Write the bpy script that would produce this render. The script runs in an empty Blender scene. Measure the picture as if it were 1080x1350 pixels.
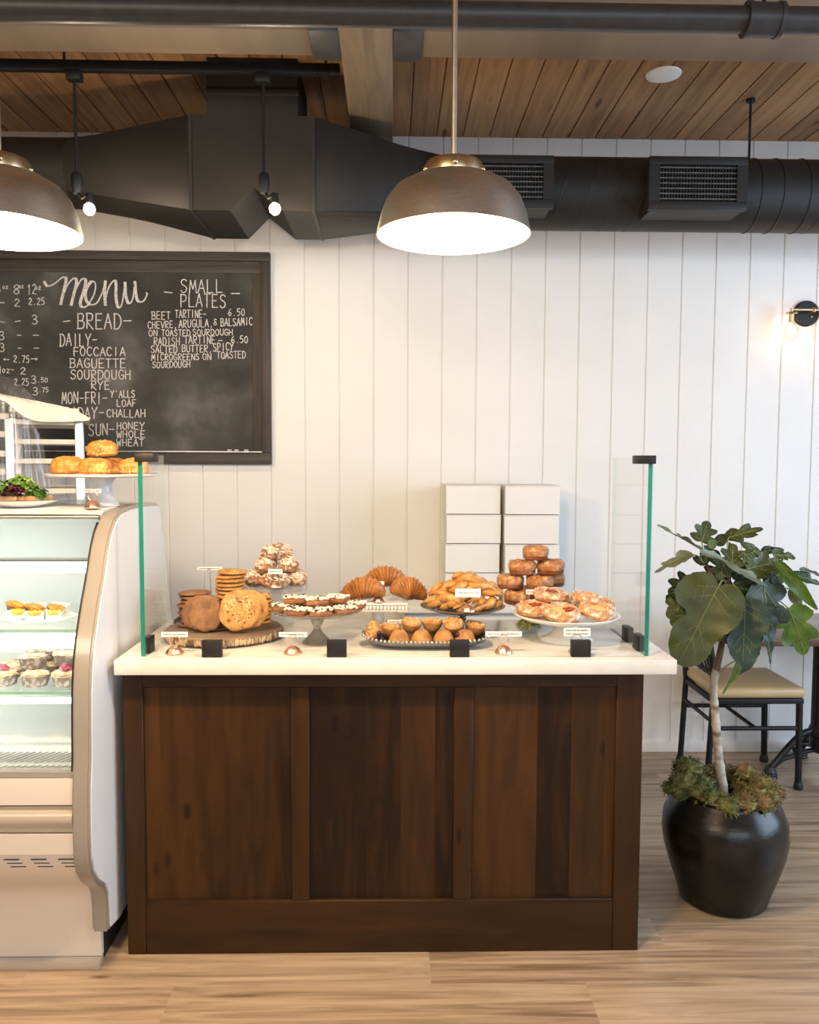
import bpy, bmesh, math, random
from mathutils import Vector, Matrix, noise

S = bpy.context.scene
COL = S.collection
PI = math.pi
rnd = random.Random(7)

# ------------------------------------------------------------------ camera
F_PX, EYE = 1082.0, 1.56                       # focal length in pixels of the 1080x1350 frame, eye height
PITCH, YAW, ROLL = math.radians(3.74), math.radians(1.227), math.radians(0.244)
FW = Vector((math.sin(YAW) * math.cos(PITCH), math.cos(YAW) * math.cos(PITCH), -math.sin(PITCH)))
_r = Vector((math.cos(YAW), -math.sin(YAW), 0))
_u = _r.cross(FW)
RT = _r * math.cos(ROLL) + _u * math.sin(ROLL)
UP = _u * math.cos(ROLL) - _r * math.sin(ROLL)
cd = bpy.data.cameras.new('camera')
cam = bpy.data.objects.new('camera', cd)
COL.objects.link(cam)
cam.matrix_world = Matrix(((RT.x, UP.x, -FW.x, 0), (RT.y, UP.y, -FW.y, 0), (RT.z, UP.z, -FW.z, EYE), (0, 0, 0, 1)))
cd.sensor_fit = 'HORIZONTAL'
cd.sensor_width = 36.0
cd.lens = 36.0 * F_PX / 1080.0
cd.clip_start = 0.05
S.camera = cam


def at(px, py, Y):
    """The point at depth Y that the photograph shows at pixel (px, py)."""
    d = FW + RT * ((px - 540) / F_PX) + UP * ((675 - py) / F_PX)
    return Vector((0, 0, EYE)) + d * (Y / d.y)


# ------------------------------------------------------------------ world, exposure, daylight
S.view_settings.view_transform = 'Standard'
S.view_settings.look = 'None'
S.view_settings.gamma = 1.0
S.view_settings.use_curve_mapping = False
S.view_settings.exposure = 0.26
S.cycles.transparent_max_bounces = 32
S.cycles.max_bounces = 10
S.cycles.diffuse_bounces = 5
S.cycles.caustics_reflective = False
S.cycles.caustics_refractive = False
S.cycles.sample_clamp_indirect = 4.0
W = bpy.data.worlds.new('world')
S.world = W
W.use_nodes = True
W.node_tree.nodes['Background'].inputs[0].default_value = (0.75, 0.87, 1.0, 1)
W.node_tree.nodes['Background'].inputs[1].default_value = 1.0


def area(name, loc, target, sx, sy, power, color):
    l = bpy.data.lights.new(name, 'AREA')
    l.shape = 'RECTANGLE'
    l.size, l.size_y, l.energy, l.color = sx, sy, power, color
    o = bpy.data.objects.new(name, l)
    COL.objects.link(o)
    o.location = loc
    o.rotation_euler = (Vector(target) - Vector(loc)).to_track_quat('-Z', 'Y').to_euler()
    return o


DAY = (0.80, 0.90, 1.0)
area('daylight_street_side', (1.6, -3.45, 2.35), (1.9, 4, 1.8), 4.2, 1.3, 80, DAY)
area('daylight_end_window', (3.95, 1.7, 1.75), (0, 2.4, 1.6), 2.4, 2.1, 108, (0.56, 0.76, 1.0))
area('warm_fill', (-2.2, -1.2, 3.0), (-0.5, 4.27, 1.0), 2.2, 1.2, 80, (1.0, 0.82, 0.60))  # added warm fill that brightens the back wall, not an actual fitting
PENDANT_EMIT = 20.0
PENDANT_BULB = 56.0
WARM = (1.0, 0.74, 0.45)

# ------------------------------------------------------------------ materials


def nodes(name):
    m = bpy.data.materials.new(name)
    m.use_nodes = True
    t = m.node_tree
    return m, t, t.nodes['Principled BSDF']


def ramp(t, stops):
    r = t.nodes.new('ShaderNodeValToRGB')
    e = r.color_ramp.elements
    while len(e) < len(stops):
        e.new(0.5)
    for i, (p, c) in enumerate(stops):
        e[i].position = p
        e[i].color = (*c, 1)
    return r


def srgb(r, g, b):
    f = lambda v: (v / 255 / 12.92) if v <= 10 else ((v / 255 + 0.055) / 1.055) ** 2.4
    return (f(r), f(g), f(b))


def pm(name, c1, c2=None, scale=20, rough=0.5, metal=0.0, bump=0.0, stretch=(1, 1, 1), detail=4, lo=0.35, hi=0.65,
       bscale=None, coat=0.0, trans=0.0, spec=0.5, dist=0.004, c3=None):
    """A principled material whose colour wanders between c1 and c2 with noise in object space."""
    m, t, b = nodes(name)
    b.inputs['Roughness'].default_value = rough
    b.inputs['Metallic'].default_value = metal
    b.inputs['Coat Weight'].default_value = coat
    b.inputs['Specular IOR Level'].default_value = spec
    if trans:
        b.inputs['Subsurface Weight'].default_value = trans
        b.inputs['Subsurface Scale'].default_value = 0.01
    tc = t.nodes.new('ShaderNodeTexCoord')
    mp = t.nodes.new('ShaderNodeMapping')
    mp.inputs['Scale'].default_value = stretch
    t.links.new(tc.outputs['Object'], mp.inputs['Vector'])
    n = t.nodes.new('ShaderNodeTexNoise')
    n.inputs['Scale'].default_value = scale
    n.inputs['Detail'].default_value = detail
    t.links.new(mp.outputs[0], n.inputs['Vector'])
    c2 = c2 or tuple(v * 0.85 for v in c1)
    st = [(lo, c1), (hi, c2)]
    if c3:
        st = [(lo, c1), ((lo + hi) / 2, c2), (hi, c3)]
    r = ramp(t, st)
    t.links.new(n.outputs['Fac'], r.inputs[0])
    t.links.new(r.outputs[0], b.inputs['Base Color'])
    if bump:
        n2 = t.nodes.new('ShaderNodeTexNoise')
        n2.inputs['Scale'].default_value = bscale or scale * 2
        n2.inputs['Detail'].default_value = 5
        t.links.new(mp.outputs[0], n2.inputs['Vector'])
        bp = t.nodes.new('ShaderNodeBump')
        bp.inputs['Strength'].default_value = bump
        bp.inputs['Distance'].default_value = dist
        t.links.new(n2.outputs['Fac'], bp.inputs['Height'])
        t.links.new(bp.outputs[0], b.inputs['Normal'])
    return m


def emit(name, color, strength):
    m, t, b = nodes(name)
    b.inputs['Base Color'].default_value = (*color, 1)
    b.inputs['Emission Color'].default_value = (*color, 1)
    b.inputs['Emission Strength'].default_value = strength
    return m


def thin_glass(name, tint=(0.97, 0.99, 0.98), base=0.035, grazing=0.55, rough=0.0, haze=0.0, haze_col=(1, 1, 1)):
    """A pane: what lies behind shows through, the surface mirrors more at grazing angles."""
    m = bpy.data.materials.new(name)
    m.use_nodes = True
    t = m.node_tree
    t.nodes.clear()
    out = t.nodes.new('ShaderNodeOutputMaterial')
    tr = t.nodes.new('ShaderNodeBsdfTransparent')
    tr.inputs[0].default_value = (*tint, 1)
    gl = t.nodes.new('ShaderNodeBsdfGlossy')
    gl.inputs['Roughness'].default_value = rough
    lw = t.nodes.new('ShaderNodeLayerWeight')
    lw.inputs[0].default_value = 0.5
    p = t.nodes.new('ShaderNodeMath'); p.operation = 'POWER'; p.inputs[1].default_value = 4.0
    q = t.nodes.new('ShaderNodeMath'); q.operation = 'MULTIPLY_ADD'; q.inputs[1].default_value = grazing; q.inputs[2].default_value = base
    t.links.new(lw.outputs['Facing'], p.inputs[0])
    t.links.new(p.outputs[0], q.inputs[0])
    mx = t.nodes.new('ShaderNodeMixShader')
    t.links.new(q.outputs[0], mx.inputs[0])
    src = tr
    if haze:
        df = t.nodes.new('ShaderNodeBsdfTranslucent'); df.inputs[0].default_value = (*haze_col, 1)
        d2 = t.nodes.new('ShaderNodeBsdfDiffuse'); d2.inputs[0].default_value = (*haze_col, 1)
        a0 = t.nodes.new('ShaderNodeMixShader'); a0.inputs[0].default_value = 0.5
        t.links.new(df.outputs[0], a0.inputs[1]); t.links.new(d2.outputs[0], a0.inputs[2])
        h = t.nodes.new('ShaderNodeMixShader'); h.inputs[0].default_value = haze
        t.links.new(tr.outputs[0], h.inputs[1]); t.links.new(a0.outputs[0], h.inputs[2])
        src = h
    t.links.new(src.outputs[0], mx.inputs[1])
    t.links.new(gl.outputs[0], mx.inputs[2])
    t.links.new(mx.outputs[0], out.inputs[0])
    return m


def math_node(t, op, a, b=None):
    n = t.nodes.new('ShaderNodeMath'); n.operation = op
    for i, v in enumerate((a, b)):
        if v is None:
            continue
        if isinstance(v, (int, float)):
            n.inputs[i].default_value = v
        else:
            t.links.new(v, n.inputs[i])
    return n.outputs[0]


def board_wood(name, across, along, width, phase, tones, streak=(2, 40), rough=0.45, knot=None, bump=0.15, row_len=None, vary=1.0, metal_spec=0.5):
    """Boards laid side by side: each board has its own tone, grain runs along it, knots darken it.
    across / along: 0, 1, 2 = x, y, z of object space; tones: dark, mid, light."""
    m, t, b = nodes(name)
    b.inputs['Roughness'].default_value = rough
    b.inputs['Specular IOR Level'].default_value = metal_spec
    tc = t.nodes.new('ShaderNodeTexCoord')
    sp = t.nodes.new('ShaderNodeSeparateXYZ')
    t.links.new(tc.outputs['Object'], sp.inputs[0])
    A, L = sp.outputs[across], sp.outputs[along]
    idx = math_node(t, 'FLOOR', math_node(t, 'DIVIDE', math_node(t, 'SUBTRACT', A, phase), width))
    seed = idx
    if row_len:
        off = math_node(t, 'MULTIPLY', math_node(t, 'FRACT', math_node(t, 'MULTIPLY', idx, 0.377)), row_len)
        seg = math_node(t, 'FLOOR', math_node(t, 'DIVIDE', math_node(t, 'ADD', L, off), row_len))
        seed = math_node(t, 'ADD', idx, math_node(t, 'MULTIPLY', seg, 17.3))
    wn = t.nodes.new('ShaderNodeTexWhiteNoise'); wn.noise_dimensions = '1D'
    t.links.new(seed, wn.inputs['W'])
    cb = t.nodes.new('ShaderNodeCombineXYZ')
    t.links.new(math_node(t, 'MULTIPLY', A, streak[1]), cb.inputs[0])
    t.links.new(math_node(t, 'MULTIPLY', L, streak[0]), cb.inputs[1])
    t.links.new(math_node(t, 'MULTIPLY', seed, 5.7), cb.inputs[2])
    n = t.nodes.new('ShaderNodeTexNoise')
    n.inputs['Scale'].default_value = 1.0; n.inputs['Detail'].default_value = 6; n.inputs['Roughness'].default_value = 0.6
    n.inputs['Distortion'].default_value = 0.8
    t.links.new(cb.outputs[0], n.inputs['Vector'])
    f = math_node(t, 'ADD', math_node(t, 'MULTIPLY', n.outputs['Fac'], 1.0), math_node(t, 'MULTIPLY', math_node(t, 'SUBTRACT', wn.outputs['Value'], 0.5), 0.5 * vary))
    r = ramp(t, [(0.25, tones[0]), (0.5, tones[1]), (0.78, tones[2])])
    t.links.new(f, r.inputs[0])
    colour = r.outputs[0]
    if knot:
        cb2 = t.nodes.new('ShaderNodeCombineXYZ')
        t.links.new(math_node(t, 'MULTIPLY', A, knot[0]), cb2.inputs[0])
        t.links.new(math_node(t, 'MULTIPLY', L, knot[1]), cb2.inputs[1])
        t.links.new(math_node(t, 'MULTIPLY', seed, 3.1), cb2.inputs[2])
        v = t.nodes.new('ShaderNodeTexVoronoi'); v.inputs['Scale'].default_value = 1.0
        t.links.new(cb2.outputs[0], v.inputs['Vector'])
        kr = ramp(t, [(0.0, knot[2]), (knot[3], knot[2]), (knot[3] * 2.4, (1, 1, 1))])
        t.links.new(v.outputs['Distance'], kr.inputs[0])
        mx = t.nodes.new('ShaderNodeMix'); mx.data_type = 'RGBA'; mx.blend_type = 'MULTIPLY'
        mx.inputs[0].default_value = 1.0
        t.links.new(colour, mx.inputs[6]); t.links.new(kr.outputs[0], mx.inputs[7])
        colour = mx.outputs[2]
    t.links.new(colour, b.inputs['Base Color'])
    bp = t.nodes.new('ShaderNodeBump'); bp.inputs['Strength'].default_value = bump; bp.inputs['Distance'].default_value = 0.003
    t.links.new(n.outputs['Fac'], bp.inputs['Height']); t.links.new(bp.outputs[0], b.inputs['Normal'])
    return m


M = {}
M['wall_paint'] = pm('white wall paint', (0.80, 0.785, 0.76), (0.77, 0.755, 0.73), 3, 0.55, bump=0.08, bscale=60)
M['room_paint'] = pm('plain wall paint', (0.70, 0.66, 0.61), (0.66, 0.62, 0.58), 2, 0.7)
M['ceiling_wood'] = board_wood('cedar ceiling boards', 0, 1, 0.134, at(887, 182, 4.27).x, [(0.16, 0.078, 0.028), (0.32, 0.165, 0.066), (0.44, 0.25, 0.11)], (1.2, 22), 0.6, (7.5, 1.6, (0.32, 0.2, 0.13), 0.05), vary=0.45)
M['beam_wood_x'] = board_wood('planed beam timber', 2, 0, 9, -3, [(0.10, 0.070, 0.044), (0.19, 0.138, 0.092), (0.28, 0.21, 0.145)], (1.2, 14), 0.65, (5, 1.4, (0.45, 0.33, 0.25), 0.05))
M['beam_wood_y'] = board_wood('planed joist timber', 0, 1, 9, -3, [(0.10, 0.070, 0.044), (0.19, 0.138, 0.092), (0.28, 0.21, 0.145)], (1.4, 16), 0.65, (6, 1.2, (0.45, 0.33, 0.25), 0.05))
M['floor_wood'] = board_wood('pale oak plank floor', 1, 0, 0.18, 0.0, [(0.155, 0.098, 0.057), (0.40, 0.285, 0.182), (0.57, 0.44, 0.305)], (1.5, 34), 0.40, (8, 2.2, (0.5, 0.38, 0.3), 0.035), row_len=1.22, vary=0.22)
M['walnut'] = board_wood('dark stained boards', 0, 2, 0.107, 0.03, [(0.012, 0.0048, 0.0013), (0.033, 0.0135, 0.0034), (0.056, 0.0235, 0.006)], (2.2, 16), 0.45, (7, 3.2, (0.35, 0.25, 0.2), 0.05), vary=1.0, metal_spec=0.22)
M['walnut_stile'] = board_wood('dark stained upright', 0, 2, 9, -3, [(0.013, 0.0052, 0.0015), (0.031, 0.0127, 0.0034), (0.046, 0.0195, 0.0054)], (2.2, 18), 0.45, (9, 3, (0.35, 0.25, 0.2), 0.04), metal_spec=0.22)
M['walnut_rail'] = board_wood('dark stained rail', 2, 0, 9, -3, [(0.013, 0.0052, 0.0015), (0.031, 0.0127, 0.0034), (0.046, 0.0195, 0.0054)], (2.2, 18), 0.45, (9, 3, (0.35, 0.25, 0.2), 0.05), metal_spec=0.22)
M['quartz'] = pm('white quartz', (0.74, 0.715, 0.665), (0.68, 0.65, 0.59), 14, 0.18, detail=8, lo=0.4, hi=0.72)
M['duct_black'] = pm('black painted sheet metal', (0.013, 0.0115, 0.010), (0.018, 0.016, 0.014), 6, 0.55, bump=0.05, spec=0.35)
M['duct_rim'] = pm('duct seam', (0.012, 0.011, 0.010), None, 6, 0.5)
M['black_metal'] = pm('black powder coat', (0.009, 0.009, 0.0095), (0.013, 0.013, 0.014), 40, 0.5, spec=0.3)
M['steel_grey'] = pm('dark steel', (0.05, 0.052, 0.055), (0.035, 0.036, 0.038), 15, 0.5)
M['pipe_black'] = pm('black iron pipe', (0.030, 0.031, 0.033), (0.022, 0.022, 0.024), 25, 0.45, bump=0.1)
M['vane'] = pm('register vanes', (0.18, 0.18, 0.18), (0.12, 0.12, 0.12), 30, 0.4, metal=0.5)
M['void'] = pm('duct interior', (0.004, 0.004, 0.004), None, 10, 0.8)
M['nickel'] = pm('brushed bronze nickel', (0.66, 0.66, 0.65), (0.54, 0.54, 0.53), 60, 0.34, 1.0, stretch=(1, 1, 12))
M['brass'] = pm('aged brass', (0.60, 0.48, 0.30), (0.47, 0.37, 0.22), 40, 0.3, 1.0)
M['rod_steel'] = pm('satin rod', (0.60, 0.52, 0.42), (0.5, 0.43, 0.34), 40, 0.35, 1.0)
M['lamp_glow'] = emit('lamp diffuser', WARM, PENDANT_EMIT)
M['bulb_glow'] = emit('spot bulb', (1.0, 0.80, 0.52), 60)
M['filament_glow'] = emit('filament', (1.0, 0.80, 0.55), 16)
M['led'] = emit('led strip', (0.97, 1.0, 0.97), 6.0)
M['white_plastic'] = pm('white plastic', (0.78, 0.76, 0.72), (0.74, 0.72, 0.68), 10, 0.4)
M['chalkboard'] = pm('smudged slate', (0.022, 0.021, 0.020), (0.050, 0.049, 0.046), 3.4, 0.75, detail=8, lo=0.40, hi=0.74, c3=(0.13, 0.13, 0.125))
M['board_frame'] = board_wood('weathered grey frame', 2, 0, 9, -3, [(0.018, 0.014, 0.011), (0.040, 0.033, 0.027), (0.075, 0.062, 0.05)], (2, 40), 0.7)
M['board_frame_v'] = board_wood('weathered grey frame upright', 0, 2, 9, -3, [(0.018, 0.014, 0.011), (0.040, 0.033, 0.027), (0.075, 0.062, 0.05)], (2, 40), 0.7)
M['chalk'] = pm('chalk', (0.72, 0.71, 0.68), (0.42, 0.41, 0.39), 90, 0.9, detail=6, lo=0.3, hi=0.75)
M['glass'] = thin_glass('guard glass', (0.998, 0.9995, 0.999), 0.010, 0.5)
M['pane_edge'] = thin_glass('polished pane edge', (0.90, 0.97, 0.95), 0.06, 0.4, 0.05, 0.14, (0.75, 0.9, 0.85))
M['glass_edge'] = pm('green glass edge', (0.012, 0.17, 0.125), (0.02, 0.25, 0.19), 3, 0.12)
M['shelf_edge'] = pm('pale shelf edge', (0.35, 0.62, 0.55), (0.40, 0.66, 0.60), 3, 0.12)
M['case_glass'] = thin_glass('curved case glass', (0.985, 0.998, 0.992), 0.03, 0.5)
M['clear_glass'] = thin_glass('pressed glass', (0.93, 0.95, 0.95), 0.10, 0.7, 0.03, 0.10)
M['smoke_glass'] = thin_glass('pressed smoky glass', (0.72, 0.70, 0.66), 0.16, 0.7, 0.06, 0.12, (0.7, 0.68, 0.62))
M['plastic_film'] = thin_glass('clear film', (0.96, 0.97, 1.0), 0.05, 0.6, 0.12, 0.12, (0.9, 0.93, 1.0))
M['taupe'] = pm('taupe case trim', (0.31, 0.28, 0.245), (0.29, 0.262, 0.23), 4, 0.22, coat=0.4)
M['cream'] = pm('cream case enamel', (0.70, 0.635, 0.56), (0.68, 0.615, 0.54), 3, 0.3, coat=0.2)
M['bumper'] = pm('beige bumper', (0.46, 0.40, 0.32), (0.43, 0.37, 0.30), 3, 0.25, coat=0.3)
M['side_white'] = pm('pale case side', (0.78, 0.80, 0.82), (0.75, 0.77, 0.80), 3, 0.3)
M['steel'] = pm('brushed stainless', (0.62, 0.61, 0.58), (0.52, 0.51, 0.49), 12, 0.28, 1.0, stretch=(1, 30, 30))
M['steel_dull'] = pm('hammered pewter', (0.36, 0.36, 0.345), (0.28, 0.28, 0.27), 50, 0.38, 0.9, bump=0.2)
M['case_inner'] = pm('case lining', (0.82, 0.84, 0.82), (0.78, 0.80, 0.78), 3, 0.3)
M['grille_dark'] = pm('grille slot', (0.30, 0.32, 0.34), None, 10, 0.5)
M['rubber'] = pm('black rubber', (0.008, 0.008, 0.008), (0.014, 0.014, 0.014), 40, 0.6)
M['porcelain'] = pm('white glaze', (0.84, 0.82, 0.78), (0.80, 0.78, 0.74), 5, 0.15, coat=0.3)
M['marble'] = pm('grey white marble', (0.70, 0.72, 0.75), (0.42, 0.46, 0.52), 6, 0.25, detail=8)
M['carton'] = pm('white carton', (0.78, 0.77, 0.74), (0.76, 0.75, 0.72), 6, 0.6)
M['paper'] = pm('white card', (0.82, 0.82, 0.80), (0.80, 0.80, 0.78), 10, 0.7)
M['ink'] = pm('printed ink', (0.05, 0.05, 0.06), (0.12, 0.12, 0.13), 200, 0.7)
M['copper'] = pm('rose copper', (0.90, 0.58, 0.44), (0.80, 0.46, 0.34), 30, 0.34, 1.0)
M['slab_top'] = pm('log slice face', (0.27, 0.19, 0.13), (0.19, 0.12, 0.08), 9, 0.6, bump=0.2)
M['bark'] = pm('rough bark', (0.56, 0.40, 0.24), (0.13, 0.07, 0.035), 45, 0.85, bump=0.8, bscale=70, stretch=(1, 1, 0.5), lo=0.42, hi=0.6)
M['ginger_cookie'] = pm('ginger cookie', (0.30, 0.145, 0.058), (0.17, 0.075, 0.028), 40, 0.75, bump=0.6, bscale=60)
M['oat_cookie'] = pm('oatmeal cookie', (0.60, 0.32, 0.10), (0.42, 0.19, 0.045), 60, 0.7, bump=0.7, bscale=90)
M['oat_bits'] = pm('oat and sugar bits', (0.68, 0.48, 0.22), (0.13, 0.06, 0.02), 120, 0.7, lo=0.45, hi=0.55)
M['croissant'] = pm('baked croissant', (0.46, 0.19, 0.048), (0.26, 0.085, 0.018), 26, 0.42, bump=0.3, coat=0.1)
M['almond_crust'] = pm('sugared crust', (0.34, 0.14, 0.05), (0.74, 0.62, 0.48), 75, 0.75, bump=0.7, lo=0.44, hi=0.62, detail=8)
M['sugar'] = pm('icing sugar and almonds', (0.86, 0.80, 0.70), (0.70, 0.54, 0.34), 90, 0.8, bump=0.3, lo=0.45, hi=0.7)
M['bar_base'] = pm('baked bar base', (0.36, 0.15, 0.05), (0.22, 0.075, 0.022), 40, 0.6, bump=0.4)
M['berry'] = pm('dark berry', (0.030, 0.012, 0.028), (0.06, 0.02, 0.04), 30, 0.35)
M['twist'] = pm('golden pastry', (0.66, 0.33, 0.085), (0.45, 0.19, 0.04), 24, 0.45, bump=0.35, coat=0.1, c3=(0.72, 0.45, 0.17), lo=0.3, hi=0.7)
M['kouign'] = pm('caramel pastry', (0.60, 0.30, 0.11), (0.36, 0.13, 0.04), 34, 0.38, bump=0.5, coat=0.2, c3=(0.72, 0.47, 0.22), lo=0.3, hi=0.72)
M['kouign_dark'] = pm('caramelised base', (0.27, 0.085, 0.03), (0.17, 0.045, 0.016), 30, 0.3, bump=0.3, coat=0.3)
M['brioche'] = pm('sugared bun', (0.72, 0.42, 0.20), (0.46, 0.20, 0.07), 30, 0.65, bump=0.4, c3=(0.84, 0.70, 0.54), lo=0.32, hi=0.64)
M['custard'] = pm('custard', (0.80, 0.58, 0.22), (0.74, 0.48, 0.15), 30, 0.4)
M['jam'] = pm('red jam', (0.36, 0.06, 0.022), (0.22, 0.03, 0.012), 40, 0.25, coat=0.4)
M['muffin'] = pm('muffin side', (0.52, 0.26, 0.075), (0.33, 0.13, 0.035), 30, 0.6, bump=0.4)
M['crumble'] = pm('crumble', (0.70, 0.46, 0.21), (0.52, 0.26, 0.08), 70, 0.75, bump=0.4)
M['puff'] = pm('cheddar puff pastry', (0.76, 0.36, 0.05), (0.46, 0.16, 0.02), 20, 0.5, bump=0.5, c3=(0.80, 0.48, 0.13), lo=0.3, hi=0.7)
M['wrapper'] = pm('printed paper case', (0.22, 0.17, 0.14), (0.50, 0.42, 0.37), 55, 0.7, lo=0.5, hi=0.6)
M['cake_top'] = pm('crumbed cake top', (0.78, 0.62, 0.44), (0.52, 0.34, 0.20), 60, 0.8, bump=0.6)
M['petal'] = pm('pink petal', (0.30, 0.03, 0.09), (0.45, 0.07, 0.16), 40, 0.6)
M['egg'] = pm('egg filling', (0.85, 0.60, 0.08), (0.80, 0.50, 0.10), 40, 0.5)
M['bread'] = pm('toast', (0.56, 0.38, 0.22), (0.42, 0.24, 0.11), 40, 0.8, bump=0.4)
M['greens'] = pm('salad greens', (0.12, 0.27, 0.030), (0.045, 0.12, 0.012), 25, 0.5)
M['greens_pale'] = pm('pale salad leaf', (0.36, 0.48, 0.12), (0.20, 0.34, 0.05), 30, 0.5)
M['radicchio'] = pm('dark beet leaf', (0.035, 0.008, 0.014), (0.07, 0.012, 0.02), 20, 0.4)
M['dish_yellow'] = pm('yellow green sweets', (0.55, 0.48, 0.06), (0.22, 0.26, 0.03), 110, 0.5, lo=0.45, hi=0.55)
M['pot'] = pm('dark glazed earthenware', (0.004, 0.0044, 0.005), (0.014, 0.0125, 0.010), 9, 0.28, bump=0.15, bscale=40, spec=0.38, stretch=(1, 1, 2.5), detail=8, lo=0.4, hi=0.72)
M['trunk'] = pm('pale bark', (0.50, 0.45, 0.38), (0.17, 0.12, 0.08), 12, 0.7, bump=0.4, stretch=(1, 1, 2.2), lo=0.48, hi=0.64)
M['stem'] = pm('brown young stem', (0.13, 0.075, 0.045), (0.09, 0.05, 0.03), 20, 0.6)
M['petiole'] = pm('green petiole', (0.24, 0.28, 0.09), (0.17, 0.21, 0.06), 20, 0.5)
M['soil'] = pm('dark soil', (0.025, 0.016, 0.010), (0.05, 0.03, 0.02), 60, 0.9, bump=0.6)
M['moss'] = pm('dry moss', (0.27, 0.24, 0.075), (0.10, 0.085, 0.025), 22, 0.9, c3=(0.26, 0.14, 0.06), lo=0.3, hi=0.68)
M['moss_green'] = pm('green moss', (0.055, 0.075, 0.018), (0.20, 0.20, 0.06), 25, 0.9)
M['seat_vinyl'] = pm('cream vinyl', (0.53, 0.385, 0.20), (0.49, 0.35, 0.18), 5, 0.4, bump=0.08)
M['table_top'] = board_wood('brown table top', 1, 0, 0.11, 0, [(0.10, 0.06, 0.045), (0.16, 0.10, 0.075), (0.22, 0.15, 0.11)], (2, 20), 0.25)
M['cast_iron'] = pm('black cast iron', (0.010, 0.010, 0.011), (0.016, 0.016, 0.018), 60, 0.4, bump=0.15)
M['tray_grey'] = pm('grey baking tray', (0.20, 0.20, 0.20), (0.13, 0.13, 0.13), 12, 0.35, 0.6)
M['sheet_pan'] = pm('baking paper on trays', (0.80, 0.73, 0.60), (0.76, 0.69, 0.56), 6, 0.6)
M['rack_alloy'] = pm('rack aluminium', (0.68, 0.71, 0.76), (0.60, 0.63, 0.68), 10, 0.35, 0.7)


def leaf_mat(name, c1, c2, back):
    """Leaf: paler veins in object space, a different tone on the underside."""
    m, t, b = nodes(name)
    b.inputs['Roughness'].default_value = 0.45
    tc = t.nodes.new('ShaderNodeTexCoord')
    n = t.nodes.new('ShaderNodeTexNoise'); n.inputs['Scale'].default_value = 18; n.inputs['Detail'].default_value = 5
    t.links.new(tc.outputs['Object'], n.inputs['Vector'])
    r = ramp(t, [(0.35, c1), (0.68, c2)])
    t.links.new(n.outputs['Fac'], r.inputs[0])
    g = t.nodes.new('ShaderNodeNewGeometry')
    mx = t.nodes.new('ShaderNodeMix'); mx.data_type = 'RGBA'
    t.links.new(g.outputs['Backfacing'], mx.inputs[0])
    t.links.new(r.outputs[0], mx.inputs[6])
    mx.inputs[7].default_value = (*back, 1)
    t.links.new(mx.outputs[2], b.inputs['Base Color'])
    n3 = t.nodes.new('ShaderNodeTexVoronoi'); n3.inputs['Scale'].default_value = 130; n3.feature = 'DISTANCE_TO_EDGE'
    t.links.new(tc.outputs['Object'], n3.inputs['Vector'])
    bp = t.nodes.new('ShaderNodeBump'); bp.inputs['Strength'].default_value = 0.5; bp.inputs['Distance'].default_value = 0.002
    t.links.new(n3.outputs['Distance'], bp.inputs['Height']); t.links.new(bp.outputs[0], b.inputs['Normal'])
    tl = t.nodes.new('ShaderNodeBsdfTranslucent')
    t.links.new(r.outputs[0], tl.inputs[0])
    ms = t.nodes.new('ShaderNodeMixShader'); ms.inputs[0].default_value = 0.22
    out = t.nodes['Material Output']
    t.links.new(b.outputs[0], ms.inputs[1]); t.links.new(tl.outputs[0], ms.inputs[2])
    t.links.new(ms.outputs[0], out.inputs[0])
    return m


M['leaf_olive'] = leaf_mat('olive leaf', (0.062, 0.078, 0.011), (0.034, 0.048, 0.007), (0.12, 0.14, 0.06))
M['leaf_dark'] = leaf_mat('dark leaf', (0.022, 0.040, 0.013), (0.012, 0.024, 0.009), (0.07, 0.10, 0.06))
M['leaf_blue'] = leaf_mat('deep blue green leaf', (0.022, 0.060, 0.042), (0.016, 0.036, 0.022), (0.06, 0.12, 0.10))
M['leaf_bright'] = leaf_mat('fresh green leaf', (0.10, 0.20, 0.025), (0.055, 0.125, 0.016), (0.16, 0.24, 0.09))
M['leaf_grey'] = leaf_mat('grey green underside', (0.22, 0.24, 0.17), (0.16, 0.18, 0.12), (0.10, 0.12, 0.05))
M['leaf_vein'] = pm('leaf vein', (0.17, 0.20, 0.06), (0.12, 0.15, 0.04), 20, 0.5)

# ------------------------------------------------------------------ mesh helpers


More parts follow.
